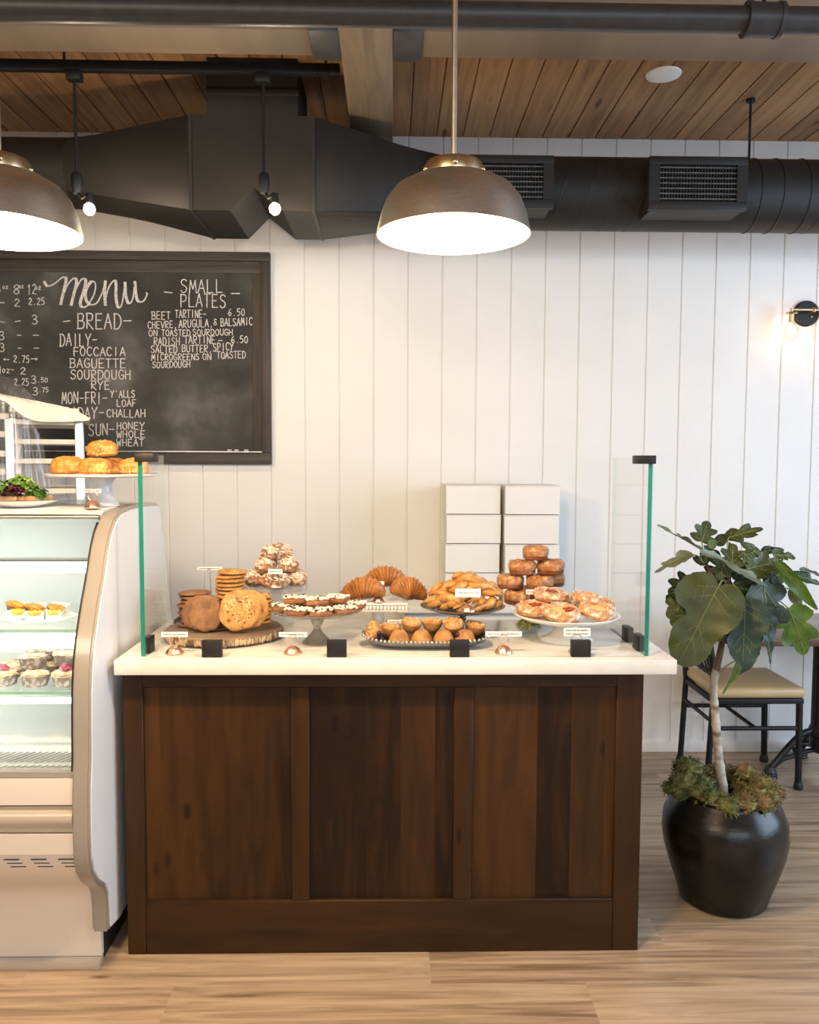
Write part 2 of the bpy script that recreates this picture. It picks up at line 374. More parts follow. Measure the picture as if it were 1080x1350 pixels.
class MB:
    def __init__(self):
        self.bm = bmesh.new()
        self.m = Matrix.Identity(4)

    def _add(self, verts):
        bmesh.ops.transform(self.bm, matrix=self.m, verts=verts)

    def box(self, x0, x1, y0, y1, z0, z1, bevel=0.0, seg=2, rot=None):
        r = bmesh.ops.create_cube(self.bm, size=1.0)
        vs = r['verts']
        for v in vs:
            v.co = Vector((x0 + (v.co.x + 0.5) * (x1 - x0), y0 + (v.co.y + 0.5) * (y1 - y0), z0 + (v.co.z + 0.5) * (z1 - z0)))
        if bevel:
            es = list({e for v in vs for e in v.link_edges})
            rr = bmesh.ops.bevel(self.bm, geom=es, offset=bevel, segments=seg, affect='EDGES', profile=0.5)
            vs = list({v for f in rr['faces'] for v in f.verts} | {v for v in vs if v.is_valid})
        if rot is not None:
            c = Vector(((x0 + x1) / 2, (y0 + y1) / 2, (z0 + z1) / 2))
            bmesh.ops.transform(self.bm, matrix=Matrix.Translation(c) @ rot @ Matrix.Translation(-c), verts=vs)
        self._add(vs)
        return self

    def rings(self, rings, closed=True, cap=True):
        """Loft a list of equally long point rings."""
        n = len(rings[0])
        V = [[self.bm.verts.new(p) for p in r] for r in rings]
        for a, b in zip(V, V[1:]):
            for i in range(n if closed else n - 1):
                j = (i + 1) % n
                self.bm.faces.new((a[i], a[j], b[j], b[i]))
        if cap and closed:
            self.bm.faces.new(list(reversed(V[0])))
            self.bm.faces.new(V[-1])
        self._add([v for r in V for v in r])
        return self

    def lathe(self, prof, c=(0, 0, 0), seg=40, sx=1.0, sy=1.0, wob=None):
        """Spin (radius, height) pairs about the z axis; a radius of 0 closes the end."""
        c = Vector(c)
        V = []
        for r, z in prof:
            if r < 1e-6:
                V.append([self.bm.verts.new(c + Vector((0, 0, z)))])
            else:
                row = []
                for i in range(seg):
                    a = 2 * PI * i / seg
                    k = 1.0 if wob is None else wob(a, r, z)
                    row.append(self.bm.verts.new(c + Vector((r * k * sx * math.cos(a), r * k * sy * math.sin(a), z))))
                V.append(row)
        for a, b in zip(V, V[1:]):
            for i in range(seg):
                j = (i + 1) % seg
                if len(a) == 1 and len(b) == 1:
                    continue
                if len(a) == 1:
                    self.bm.faces.new((a[0], b[j], b[i]))
                elif len(b) == 1:
                    self.bm.faces.new((a[i], a[j], b[0]))
                else:
                    self.bm.faces.new((a[i], a[j], b[j], b[i]))
        self._add([v for r in V for v in r])
        return self

    def tube(self, pts, rad, seg=10, cap=True, closed=False, flat=1.0):
        pts = [Vector(p) for p in pts]
        if not hasattr(rad, '__len__'):
            rad = [rad] * len(pts)
        n = len(pts)
        up = None
        R = []
        for i, p in enumerate(pts):
            if closed:
                d = pts[(i + 1) % n] - pts[i - 1]
            else:
                d = pts[min(i + 1, n - 1)] - pts[max(i - 1, 0)]
            d.normalize()
            if up is None:
                up = Vector((0, 0, 1)) if abs(d.z) < 0.9 else Vector((1, 0, 0))
            s = d.cross(up)
            if s.length < 1e-6:
                s = d.orthogonal()
            s.normalize()
            up = s.cross(d).normalized()
            R.append([p + s * (rad[i] * math.cos(2 * PI * k / seg)) + up * (rad[i] * flat * math.sin(2 * PI * k / seg)) for k in range(seg)])
        if closed:
            V = [[self.bm.verts.new(q) for q in r] for r in R]
            for a in range(n):
                A, B = V[a], V[(a + 1) % n]
                for k in range(seg):
                    j = (k + 1) % seg
                    self.bm.faces.new((A[k], A[j], B[j], B[k]))
            self._add([v for r in V for v in r])
            return self
        return self.rings(R, True, cap)

    def cyl(self, p0, p1, r0, r1=None, seg=16):
        return self.tube([p0, p1], [r0, r0 if r1 is None else r1], seg)

    def prism(self, poly, axis, a0, a1):
        """Extrude a 2D outline along an axis: 0: outline is (y, z); 1: (x, z); 2: (x, y)."""
        def pt(p, a):
            return Vector((a, p[0], p[1])) if axis == 0 else Vector((p[0], a, p[1])) if axis == 1 else Vector((p[0], p[1], a))
        return self.rings([[pt(p, a0) for p in poly], [pt(p, a1) for p in poly]], True, True)

    def sphere(self, c, r, sub=2, scale=(1, 1, 1), amp=0.0, freq=1.0, seed=0.0, rot=None, floor=None):
        vs = bmesh.ops.create_icosphere(self.bm, subdivisions=sub, radius=1.0)['verts']
        sd = Vector((seed * 13.7, seed * 7.1, seed * 3.3))
        for v in vs:
            k = 1 + (amp * noise.noise(v.co * freq + sd) if amp else 0)
            p = Vector((v.co.x * scale[0], v.co.y * scale[1], v.co.z * scale[2])) * (r * k)
            if rot is not None:
                p = rot @ p
            if floor is not None:
                p.z = max(p.z, floor)
            v.co = Vector(c) + p
        self._add(vs)
        return self

    def build(self, name, mat, parent=None, smooth=True, angle=38, loc=None, mats=None):
        bmesh.ops.recalc_face_normals(self.bm, faces=self.bm.faces)
        me = bpy.data.meshes.new(name)
        self.bm.to_mesh(me)
        self.bm.free()
        for mm in ([mat] if mats is None else mats):
            me.materials.append(mm)
        if smooth:
            me.polygons.foreach_set('use_smooth', [True] * len(me.polygons))
            me.set_sharp_from_angle(angle=math.radians(angle))
        o = bpy.data.objects.new(name, me)
        COL.objects.link(o)
        if parent is not None:
            o.parent = parent
        if loc is not None:
            o.location = loc
        return o


def tag(o, label, cat, group=None):
    o['label'] = label
    o['category'] = cat
    if group:
        o['group'] = group
    return o


def thing(name, label, cat, loc=(0, 0, 0), rot=(0, 0, 0), group=None):
    o = bpy.data.objects.new(name, None)
    COL.objects.link(o)
    o.location = loc
    o.rotation_euler = rot
    o.empty_display_size = 0.05
    return tag(o, label, cat, group)


def struct(o):
    o['kind'] = 'structure'
    return o


KIDS = {}


def copy_tree(o, parent=None):
    c = o.copy()
    COL.objects.link(c)
    if parent is not None:
        c.parent = parent
    for ch in o.children:
        copy_tree(ch, c)
    return c


def dup(root, loc, rot, label, group=None, scale=None):
    c = copy_tree(root)
    c.location = loc
    c.rotation_euler = rot
    c['label'] = label
    if group:
        c['group'] = group
    if scale:
        c.scale = (scale,) * 3
    return c


def Rz(a): return Matrix.Rotation(a, 4, 'Z')
def Rx(a): return Matrix.Rotation(a, 4, 'X')
def Ry(a): return Matrix.Rotation(a, 4, 'Y')


def arc(c, r, a0, a1, n, plane='xz'):
    out = []
    for i in range(n + 1):
        a = a0 + (a1 - a0) * i / n
        u, v = r * math.cos(a), r * math.sin(a)
        out.append(Vector(c) + (Vector((u, 0, v)) if plane == 'xz' else Vector((0, u, v)) if plane == 'yz' else Vector((u, v, 0))))
    return out


def smooth_path(pts, n=8):
    """Catmull-Rom through the points."""
    P = [Vector(p) if len(p) == 3 else Vector((p[0], p[1], 0)) for p in pts]
    P = [P[0] * 2 - P[1]] + P + [P[-1] * 2 - P[-2]]
    out = []
    for i in range(1, len(P) - 2):
        a, b, c, d = P[i - 1:i + 3]
        for k in range(n):
            t = k / n
            out.append(0.5 * ((2 * b) + (c - a) * t + (2 * a - 5 * b + 4 * c - d) * t * t + (3 * b - a - 3 * c + d) * t ** 3))
    out.append(P[-2])
    return out


ORD = ['topmost', 'second', 'third', 'fourth', 'fifth', 'sixth', 'seventh', 'eighth', 'ninth', 'tenth', 'eleventh', 'twelfth', 'thirteenth', 'fourteenth']

# ================================================================== SETTING
X0, X1, Y0, YW, ZC = -4.0, 4.0, -3.5, 4.27, 3.186
struct(MB().box(X0 - .1, X1 + .1, Y0 - .1, YW + .15, -0.1, 0.0).build('floor', M['floor_wood'], smooth=False))

mb = MB()                                                           # back wall: vertical boards with open joints
mb.box(X0, X1, YW + 0.006, YW + 0.14, 0, ZC + 0.1)
pitch = 0.1765
xj = at(765, 320, YW).x
k0 = math.floor((X0 - xj) / pitch)
x = xj + k0 * pitch
while x < X1:
    a, b = max(x + 0.0022, X0), min(x + pitch - 0.0022, X1)
    if b > a:
        mb.box(a, b, YW, YW + 0.010, 0.0, ZC + 0.02, 0.0025, 1)
    x += pitch
struct(mb.build('wall_back', M['wall_paint'], smooth=False))
struct(MB().box(X0, X1, YW - 0.014, YW + 0.002, 0.0, 0.062, 0.004).build('baseboard_back', M['wall_paint']))

mb = MB()                                                           # ceiling boards run away from the camera
mb.box(X0 - .1, X1 + .1, Y0 - .1, YW + .14, ZC + 0.012, ZC + 0.15)
cw = 0.134
xc = at(887, 182, YW).x
x = xc + math.floor((X0 - xc) / cw) * cw
while x < X1:
    mb.box(x + 0.0025, x + cw - 0.0025, Y0, YW + 0.01, ZC, ZC + 0.013, 0.002, 1)
    x += cw
ce = mb.build('ceiling', M['ceiling_wood'], smooth=False)
struct(ce)
struct(MB().box(X0 - .1, X0, Y0, YW, 0, ZC + .1).build('wall_left', M['room_paint'], smooth=False))
mb = MB()                                                           # end wall with its window opening
mb.box(X1, X1 + .1, Y0, .5, 0, ZC + .1).box(X1, X1 + .1, 2.9, YW, 0, ZC + .1).box(X1, X1 + .1, .5, 2.9, 0, 0.7).box(X1, X1 + .1, .5, 2.9, 2.8, ZC + .1)
struct(mb.build('wall_right', M['room_paint'], smooth=False))
mb = MB()                                                           # street wall, high shop windows
mb.box(X0, X1, Y0 - .1, Y0, 0, 1.7).box(X0, X1, Y0 - .1, Y0, 3.0, ZC + .1).box(X0, -0.5, Y0 - .1, Y0, 1.7, 3.0).box(3.7, X1, Y0 - .1, Y0, 1.7, 3.0)
struct(mb.build('wall_front', M['room_paint'], smooth=False))
mb = MB()
for a in (-0.5, 0.53, 1.57, 2.6, 3.66):
    mb.box(a, a + .04, Y0 - .08, Y0 - .03, 1.7, 3.0)
struct(mb.build('window_1', M['black_metal']))
mb = MB()
for a in (.5, 1.28, 2.08, 2.86):
    mb.box(X1 + .03, X1 + .08, a, a + .04, 0.7, 2.8)
struct(mb.build('window_2', M['black_metal']))

# beams
mb = MB()
mb.box(X0, -0.185, 2.887, 3.066, 3.006, ZC + .01, 0.004).box(0.0, X1, 2.887, 3.066, 3.006, ZC + .01, 0.004)
struct(mb.build('beam_1', M['beam_wood_x']))
struct(MB().box(-0.187, -0.001, 0.6, YW, 2.998, ZC + .01, 0.004).build('beam_2', M['beam_wood_y']))
for nm, a, b in (('to the window-wall side of the broad joist', 0.0, 0.1), ('on the chalkboard side of the broad joist', -0.288, -0.187)):
    o = MB().box(a, b, 2.872, 3.081, 2.996, ZC - .001, 0.003).build('beam_bracket', M['steel_grey'])
    tag(o, 'dark steel beam bracket ' + nm, 'bracket', 'steel brackets on the cross beam')

# pipe across the top
pr = thing('ceiling_pipe', 'black iron pipe running across the top under the beams', 'pipe', (0, 2.3, 2.757))
MB().cyl((X0, 0, 0), (X1, 0, 0), 0.034, seg=24).build('pipe', M['pipe_black'], pr)
cx = at(1007, 20, 2.3).x
MB().cyl((cx - .04, 0, 0), (cx + .035, 0, 0), 0.043, seg=24).cyl((cx - .052, 0, 0), (cx - .04, 0, 0), 0.046, seg=24).cyl((cx + .035, 0, 0), (cx + .047, 0, 0), 0.046, seg=24).build('coupling', M['pipe_black'], pr)
for x_ in (cx, -1.9):
    MB().cyl((x_, 0, 0.03), (x_, 0, ZC - 2.757), 0.006, seg=8).build('hanger_rod', M['black_metal'], pr)

# ceiling disc
d = MB().lathe([(0, -0.008), (0.06, -0.008), (0.072, -0.004), (0.074, 0.0), (0, 0.0)], seg=48).build('ceiling_speaker', M['white_plastic'], loc=(1.144, 3.563, ZC))
tag(d, 'round flat white disc fixed to the plank ceiling', 'ceiling fixture')

# ================================================================== DUCTS
dz = thing('air_duct', 'black sheet metal air duct hung along the wall under the ceiling', 'duct', (0, 0, 0))


def rect_ring(x, y0, y1, z0, z1, n=8):
    pts = []
    cs = [(y0, z0), (y1, z0), (y1, z1), (y0, z1)]
    for i in range(4):
        a, b = cs[i], cs[(i + 1) % 4]
        for k in range(n):
            t = k / n
            pts.append(Vector((x, a[0] + (b[0] - a[0]) * t, a[1] + (b[1] - a[1]) * t)))
    return pts


def circ_ring(x, yc, zc, r, n=32):
    pts = []
    for i in range(n):
        a = -3 * PI / 4 + 2 * PI * i / n
        pts.append(Vector((x, yc + r * math.cos(a), zc + r * math.sin(a))))
    return pts


DY0, DY1, DZ0, DZ1 = 3.47, 3.915, 2.577, 2.958
body = [(-0.831, DZ0), (-0.67, DZ0), (-0.574, 2.673), (-0.452, DZ0), (-0.327, DZ0), (-0.327, DZ1), (-0.831, DZ1)]
MB().prism(body, 1, DY0, DY1).build('branch_box', M['duct_black'], dz, smooth=False)
rs = MB().box(-0.76, -0.391, DY0, 3.85, DZ1, ZC).build('riser', M['duct_black'], dz, smooth=False)
MB().box(-0.765, -0.386, DY0 - .006, 3.855, 3.035, 3.062, 0.003).build('collar', M['duct_black'], rs)
LY, LZ, LR, LX = 3.70, 2.792, 0.145, -1.385
RY, RZ, RR, RX_ = 3.79, 2.757, 0.158, 0.215
MB().rings([rect_ring(-0.831, DY0, DY1, DZ0, DZ1), circ_ring(LX, LY, LZ, LR)], cap=False).build('transition', M['duct_black'], dz, smooth=True, angle=20)
MB().rings([rect_ring(-0.327, DY0, DY1, DZ0, DZ1), circ_ring(RX_, RY, RZ, RR)], cap=False).build('transition', M['duct_black'], dz, smooth=True, angle=20)
MB().cyl((X0, LY, LZ), (LX, LY, LZ), LR, seg=48).build('round_duct', M['duct_black'], dz)
rd = MB().cyl((RX_, RY, RZ), (X1, RY, RZ), RR, seg=48).build('round_duct', M['duct_black'], dz)
for px in (640, 672, 706, 742, 778, 815, 850, 1000, 1029, 1064, 1095):
    xx = at(px, 300, RY - .12).x
    wide = px in (1000, 1029, 1064)
    MB().tube([(xx + (0 if wide else 0.05 * math.sin(i * PI / 16)), RY + (RR + .0005) * math.cos(2 * PI * i / 32), RZ + (RR + .0005) * math.sin(2 * PI * i / 32)) for i in range(32)], 0.0035 if wide else 0.0016, 6, closed=True).build('seam', M['duct_rim'], rd)
for sx in (-0.831, -0.327):
    MB().prism([(DY0 - .004, DZ0 - .004), (DY0 - .004, DZ1), (DY0 + .01, DZ1), (DY0 + .01, DZ0 + .01), (DY1, DZ0 + .01), (DY1, DZ0 - .004)], 0, sx - .007, sx + .007).build('seam', M['duct_rim'], dz, smooth=False)
hx = at(988, 200, RY).x
o = MB().cyl((hx, RY, RZ + RR + .001), (hx, RY, ZC), 0.006, seg=8).lathe([(0, -.012), (.02, -.012), (.02, 0), (0, 0)], (hx, RY, ZC), 16).build('duct_hanger', M['black_metal'])
tag(o, 'thin black threaded hanger rod holding the round duct', 'hanger rod')


def register(xa, xb, za, zb, where):
    FY_ = 3.545
    t = thing('vent_register', 'black duct vent register with a fin grille ' + where, 'vent', ((xa + xb) / 2, FY_, (za + zb) / 2), group='vent registers on the round duct')
    w, h = (xb - xa) / 2, (zb - za) / 2
    m = MB()
    m.box(-w, w, 0, .03, h - .035, h, .003).box(-w, w, 0, .03, -h, -h + .035, .003).box(-w, -w + .045, 0, .03, -h + .035, h - .035).box(w - .045, w, 0, .03, -h + .035, h - .035)
    m.build('frame', M['duct_black'], t)
    zc = RZ - (za + zb) / 2
    prof = [(.03, -h)] + [(RY - FY_ - math.sqrt(max(RR ** 2 - (z - zc) ** 2, 0)) - .002, z) for z in [-h + 2 * h * k / 12 for k in range(13)]] + [(.03, h)]
    MB().prism(prof, 0, -w + .012, w - .012).build('housing', M['duct_black'], t, smooth=False)
    MB().box(-w + .04, w - .04, .026, .03, -h + .03, h - .03).build('grille_back', M['void'], t)
    n = 7
    for i in range(n):
        z = -h + .035 + (2 * h - .07) * (i + .5) / n
        MB().box(-w + .045, w - .045, .004, .02, z - .002, z + .002).build('vane', M['vane'], t)
    m = MB()
    n = 26
    for i in range(n):
        xx = -w + .045 + (2 * w - .09) * (i + .5) / n
        m.box(xx - .0012, xx + .0012, .012, .026, -h + .035, h - .035)
    m.build('fin_grid', M['steel_grey'], t)


qa, qb = at(857, 205, 3.545), at(985, 277, 3.545)
register(qa.x, qb.x, qb.z, qa.z, 'beneath the hanger rod')
qa, qb = at(603, 203, 3.545), at(730, 274, 3.545)
register(qa.x, qb.x, qb.z, qa.z, 'half hidden behind the middle pendant lamp')

# ================================================================== TRACK LIGHTING
TRY = 3.25
TRZ = at(300, 84, TRY).z                                            # top of the suspended rail
tx = at(447, 93, TRY).x
tr = thing('track_rail', 'long black lighting track hung below the plank ceiling', 'track rail', (0, TRY, TRZ))
MB().box(X0, tx, -.018, .018, -.036, 0, .002).build('rail', M['black_metal'], tr)
MB().box(tx - .03, tx + .004, -.02, .02, -.038, 0, .003).build('end_cap', M['black_metal'], tr)
for x_ in (-2.4, -1.25, tx - .05):
    MB().cyl((x_, 0, -.002), (x_, 0, ZC - TRZ), .005, seg=8).build('hanger', M['black_metal'], tr)


def track_head(px, label, aim):
    p = at(px, 96, TRY)
    t = thing('track_spotlight', label, 'spotlight', (p.x, TRY, TRZ - .0365), group='track spotlights on drop rods')
    L = TRZ - .036 - at(px, 232, TRY).z
    MB().box(-.028, .028, -.02, .02, -.035, 0.0, .004).build('track_adapter', M['black_metal'], t)
    MB().cyl((0, 0, -.03), (0, 0, -L), .006, seg=10).build('drop_rod', M['black_metal'], t)
    MB().lathe([(0, 0), (.017, 0), (.021, -.01), (.021, -.05), (.014, -.075), (0, -.075)], (0, 0, -L + .01), 20).build('socket', M['black_metal'], t)
    e = Vector(aim)
    MB().tube([(0, 0, -L - .06), (e.x * .4, e.y * .4, -L - .085), (e.x * .8, e.y * .8, -L - .075)], .006, 8).build('arm', M['black_metal'], t)
    b = Vector((e.x, e.y, -L - .07))
    h = MB().lathe([(0, 0), (.012, 0), (.014, -.02), (.014, -.045), (0, -.045)], b, 18).build('lamp_holder', M['black_metal'], t)
    MB().sphere(b + Vector((0, -.004, -.06)), .021, 3, (1, 1, 1.1)).build('bulb', M['bulb_glow'], h)
    l = bpy.data.lights.new('spot_bulb_light', 'POINT'); l.energy = 9; l.color = (1, .8, .55); l.shadow_soft_size = .022
    lo = bpy.data.objects.new('spot_bulb_light', l); COL.objects.link(lo); lo.parent = t; lo.location = b + Vector((0, -.004, -.095))


track_head(98, 'black track spotlight on a drop rod beside the cropped pendant', (.055, -.02))
track_head(347, 'black track spotlight on a drop rod in front of the duct box', (.045, -.02))

# ================================================================== PENDANTS


def make_pendant(label):
    t = thing('pendant_lamp', label, 'pendant lamp', group='domed metal pendant lamps')
    prof = [(.058, .125), (.095, .118), (.128, .100), (.148, .075), (.160, .045), (.168, .012), (.171, 0.0), (.168, 0.0), (.165, .012), (.156, .044), (.144, .072), (.124, .096), (.09, .112), (.054, .119)]
    sh = MB().lathe(prof, seg=64).build('lamp_shade', M['nickel'], t)
    MB().lathe([(0, .012), (.05, .008), (.11, .004), (.1655, .003), (.1655, .010), (0, .02)], seg=64).build('diffuser', M['lamp_glow'], t)
    l = bpy.data.lights.new('pendant_bulb_light', 'POINT'); l.energy = PENDANT_BULB; l.color = WARM; l.shadow_soft_size = .065
    lo = bpy.data.objects.new('pendant_bulb_light', l); COL.objects.link(lo); lo.parent = t; lo.location = (0, 0, -.012)
    c = MB().lathe([(.062, .119), (.064, .124), (.064, .150), (.060, .156), (.030, .160), (.012, .172), (0, .172)], seg=48).build('collar', M['brass'], t)
    for a in (-1.6, -0.3, 0.9, 2.2, 3.4):
        MB().sphere((.064 * math.cos(a), .064 * math.sin(a), .138), .0065, 2).build('screw', M['brass'], c)
    MB().cyl((0, 0, .165), (0, 0, ZC - 2.05), .0062, seg=12).build('rod', M['rod_steel'], t)
    MB().lathe([(0, -.03), (.055, -.028), (.062, -.02), (.062, 0), (0, 0)], (0, 0, ZC - 2.05), 32).build('ceiling_rose', M['brass'], t)
    return t


p1 = make_pendant('brushed metal dome pendant lamp over the pastry counter')
p1.location = (0.134, 1.85, 2.052)
dup(p1, (-0.858, 1.85, 2.05), (0, 0, .5), 'brushed metal dome pendant lamp over the display case, cropped by the frame')

# ================================================================== CHALKBOARD
cb = thing('chalkboard', 'large chalkboard menu in a weathered wood frame on the wall', 'chalkboard', (0, 0, 0))
BX0, BX1 = -3.2, at(358, 480, YW).x
BZ1, BZ0 = at(350, 335, YW).z, at(356, 612, YW).z
YB = YW - .045
MB().box(BX0 + .05, BX1 - .05, YW - .028, YW - .002, BZ0 + .05, BZ1 - .05).build('slate', M['chalkboard'], cb)
MB().box(BX0, BX1, YB, YW - .002, BZ1 - .045, BZ1, .004).box(BX0 + .04, BX1 - .04, YB + .012, YW - .02, BZ1 - .105, BZ1 - .045, .003).build('frame_top', M['board_frame'], cb)
MB().box(BX0, BX1 - .0, YB, YW - .002, BZ0, BZ0 + .06, .004).build('frame_bottom', M['board_frame'], cb)
MB().box(BX1 - .045, BX1, YB, YW - .002, BZ0 + .06, BZ1 - .045, .004).box(BX1 - .09, BX1 - .045, YB + .012, YW - .02, BZ0 + .06, BZ1 - .105, .003).build('frame_side', M['board_frame_v'], cb)
MB().box(BX0, BX0 + .045, YB, YW - .002, BZ0 + .06, BZ1 - .045, .004).build('frame_side', M['board_frame_v'], cb)
MB().box(BX0, BX1 - .045, YB - .012, YW - .02, BZ0 + .058, BZ0 + .066, .001).build('chalk_ledge', M['steel_dull'], cb)

STROKES = {
    'A': ['0,0 2,6 4,0', '.8,2.2 3.2,2.2'], 'B': ['.4,0 .4,6', '0,6 2.6,6 3.4,5 2.6,3.3 .4,3.2', '.4,3.2 3,3 3.8,1.7 3,.2 0,0'], 'C': ['3.8,5 2.6,6 1,5.5 .2,3 1,.6 2.6,0 3.8,.9'],
    'D': ['.4,0 .4,6', '0,6 2.4,5.8 3.8,4.2 3.8,2 2.4,.2 0,0'], 'E': ['3.6,6 .4,6 .4,0 3.7,0', '.4,3.1 3,3.1'], 'F': ['3.6,6 .4,6 .4,0', '.4,3.1 3,3.1'],
    'G': ['3.7,5 2.6,6 1,5.5 .2,3 1,.6 2.6,0 3.8,.9 3.8,2.6 2.3,2.6'], 'H': ['.3,0 .3,6', '3.7,0 3.7,6', '.3,3.1 3.7,3.1'], 'I': ['2,0 2,6'], 'K': ['.4,0 .4,6', '3.7,6 .4,2.8 3.8,0'],
    'L': ['.4,6 .4,0 3.6,0'], 'M': ['0,0 .6,6 2,1.8 3.4,6 4,0'], 'N': ['.3,0 .3,6 3.7,0 3.7,6'], 'O': ['2,6 .6,5 .2,3 .8,.8 2,0 3.3,.8 3.8,3 3.4,5 2,6'],
    'P': ['.4,0 .4,6', '0,6 2.8,5.9 3.7,4.6 2.8,3 .4,2.8'], 'R': ['.4,0 .4,6', '0,6 2.8,5.9 3.6,4.7 2.8,3.2 .4,3 3.8,-.3'], 'S': ['3.6,5.2 2.4,6 .9,5.6 .5,4.4 1.4,3.4 3,2.7 3.6,1.5 2.8,.2 1.3,0 .2,.9'],
    'T': ['0,6 4,6', '2,6 2,0'], 'U': ['.3,6 .4,1.4 1.4,0 2.7,.1 3.6,1.4 3.7,6'], 'V': ['0,6 2,0 4,6'], 'W': ['0,6 .9,0 2,4.2 3.1,0 4,6'], 'Y': ['0,6 2,3', '4,6 2,3 1.6,0'],
    'o': ['2,3.6 .8,3 .6,1.4 1.8,.2 3.2,1 3.3,2.8 2,3.6'], 'z': ['.5,3.6 3.4,3.6 .6,.2 3.5,.2'],
    '0': ['2,6 .5,4.6 .4,1.6 1.8,0 3.4,1.4 3.5,4.6 2,6'], '1': ['1,4.8 2,6 2,0'], '2': ['.4,4.8 1.6,6 3.2,5.4 3.3,4 .3,.6 1.4,.5 3.9,0'], '3': ['.4,5.4 2,6 3.3,5 2.6,3.5 1.4,3.2 3,2.8 3.7,1.4 2.2,0 .3,.6'],
    '4': ['1,6 .4,3 3.6,3', '3,6 3,0'], '5': ['3.4,6 .9,6 .7,3.4 2.4,3.7 3.6,2.2 2.6,.3 .4,.2'], '6': ['3,6 1,3.8 .4,1.6 1.8,0 3.4,1.2 2.8,2.8 .6,2'], '7': ['.3,6 3.6,6 1.5,0'], '8': ['3.4,5.2 2,6 .7,5 1.4,3.5 3,2.4 3.4,1 2,0 .6,1 1.2,2.6 3,4 3.4,5.2'],
    '-': ['.4,3 3.6,3'], '.': ['1.8,.1 2.2,.2'], ',': ['2.2,.4 1.6,-.9'], "'": ['2,6.2 1.7,4.9'], '&': ['3.4,4.6 2,5.4 1.4,4 3.4,1 1.6,.2 .8,1.6 3,3'], '<': ['1,4 0,3 1,2', '0,3 4,3'], '>': ['3,4 4,3 3,2', '0,3 4,3'],
}


def ribbon(m, pts, w):
    """A flat chalk line on the slate through pixel points (w in pixels)."""
    P = [at(p[0], p[1], YW - .030) for p in pts]
    W_ = w if hasattr(w, '__len__') else [w * .82] * len(P)
    k = YW / F_PX
    for i in range(len(P) - 1):
        a, b = P[i], P[i + 1]
        d = (b - a)
        if d.length < 1e-6:
            continue
        d.normalize()
        s = Vector((-d.z, 0, d.x))
        wa, wb = W_[i] * k / 2, W_[i + 1] * k / 2
        a2, b2 = a - d * wa * .6, b + d * wb * .6
        f = Vector((0, -.0012 - .00005 * (i % 3), 0))
        q = [a2 + s * wa, b2 + s * wb, b2 - s * wb, a2 - s * wa]
        m.rings([q, [v + f for v in q]])


def write(m, txt, x, y, w, h, lw=1.5, slope=0.0, jit=0.12):
    """Hand lettering: the text spans pixels x..x+w with its foot at pixel y and height h."""
    n = len(txt)
    adv = w / n
    for i, ch in enumerate(txt):
        for st in STROKES.get(ch, []):
            pts = [tuple(float(v) for v in p.split(',')) for p in st.split()]
            if len(pts) > 3:
                pts = [(q.x, q.y) for q in smooth_path(pts, 3)] if ch in 'BCDGOPRSU0235689&' else pts
            jx, jy = rnd.uniform(-jit, jit), rnd.uniform(-jit, jit) * 2
            out = [(x + i * adv + (px_ / 4 + jx / 4) * adv * .78, y - (py_ + jy) / 6 * h + slope * (i * adv)) for px_, py_ in pts]
            ribbon(m, out, lw)


mb = MB()                                                           # the flourished heading
menu = [[(58, 371), (63, 377), (72, 374), (82, 366), (87, 367), (86, 376), (80, 401)],
        [(81, 398), (88, 378), (97, 367), (101, 371), (98, 385), (94, 402)],
        [(95, 398), (101, 380), (108, 368), (113, 370), (111, 382), (106, 399), (109, 405), (116, 402), (124, 388), (126, 375), (121, 371), (114, 381), (113, 393), (118, 401), (127, 400), (134, 388), (139, 372)],
        [(139, 371), (138, 386), (139, 402)],
        [(139, 396), (143, 380), (150, 370), (153, 374), (153, 392), (156, 405), (161, 400), (165, 372)],
        [(165, 373), (166, 390), (170, 400), (175, 394), (178, 371)],
        [(178, 372), (180, 392), (184, 398), (190, 396), (194, 388), (193, 386)]]
for st in menu:
    pts = [(q.x, q.y) for q in smooth_path(st, 6)]
    ws = []
    for i in range(len(pts)):
        j = min(i + 1, len(pts) - 1)
        dy = pts[j][1] - pts[max(i - 1, 0)][1]
        ws.append(3.6 if dy > 1.2 else 1.7)
    ribbon(mb, pts, ws)
mb.build('menu_heading', M['chalk'], cb, smooth=False)
mb = MB()
write(mb, 'BREAD', 102, 433, 60, 20, 1.7); ribbon(mb, [(84, 424), (92, 423)], 1.7); ribbon(mb, [(163, 423), (173, 423)], 1.7)
write(mb, 'DAILY-', 79, 456, 51, 16, 1.6)
write(mb, 'FOCCACIA', 97, 469, 70, 11, 1.5); write(mb, 'BAGUETTE', 92, 485, 76, 12, 1.5); write(mb, 'SOURDOUGH', 93, 500, 81, 12, 1.5); write(mb, 'RYE', 120, 513, 27, 11, 1.5)
write(mb, 'MON-FRI-', 82, 532, 61, 15, 1.5); write(mb, "Y'ALLS", 146, 524, 33, 9, 1.4); write(mb, 'LOAF', 154, 536, 27, 9, 1.4)
write(mb, 'FRIDAY', 76, 552, 54, 15, 1.5); ribbon(mb, [(131, 544), (137, 544)], 1.5); write(mb, 'CHALLAH', 141, 550, 52, 10, 1.4)
write(mb, 'SUN-', 117, 574, 36, 15, 1.5); write(mb, 'HONEY', 154, 566, 38, 9, 1.4); write(mb, 'WHOLE', 154, 577, 39, 9, 1.4); write(mb, 'WHEAT', 154, 588, 37, 9, 1.4)
mb.build('bread_list', M['chalk'], cb, smooth=False)
mb = MB()
write(mb, 'SMALL', 238, 386, 58, 17, 1.5); write(mb, 'PLATES', 238, 405, 62, 17, 1.5)
ribbon(mb, [(217, 385), (227, 386)], 1.5); ribbon(mb, [(305, 387), (316, 387)], 1.5)
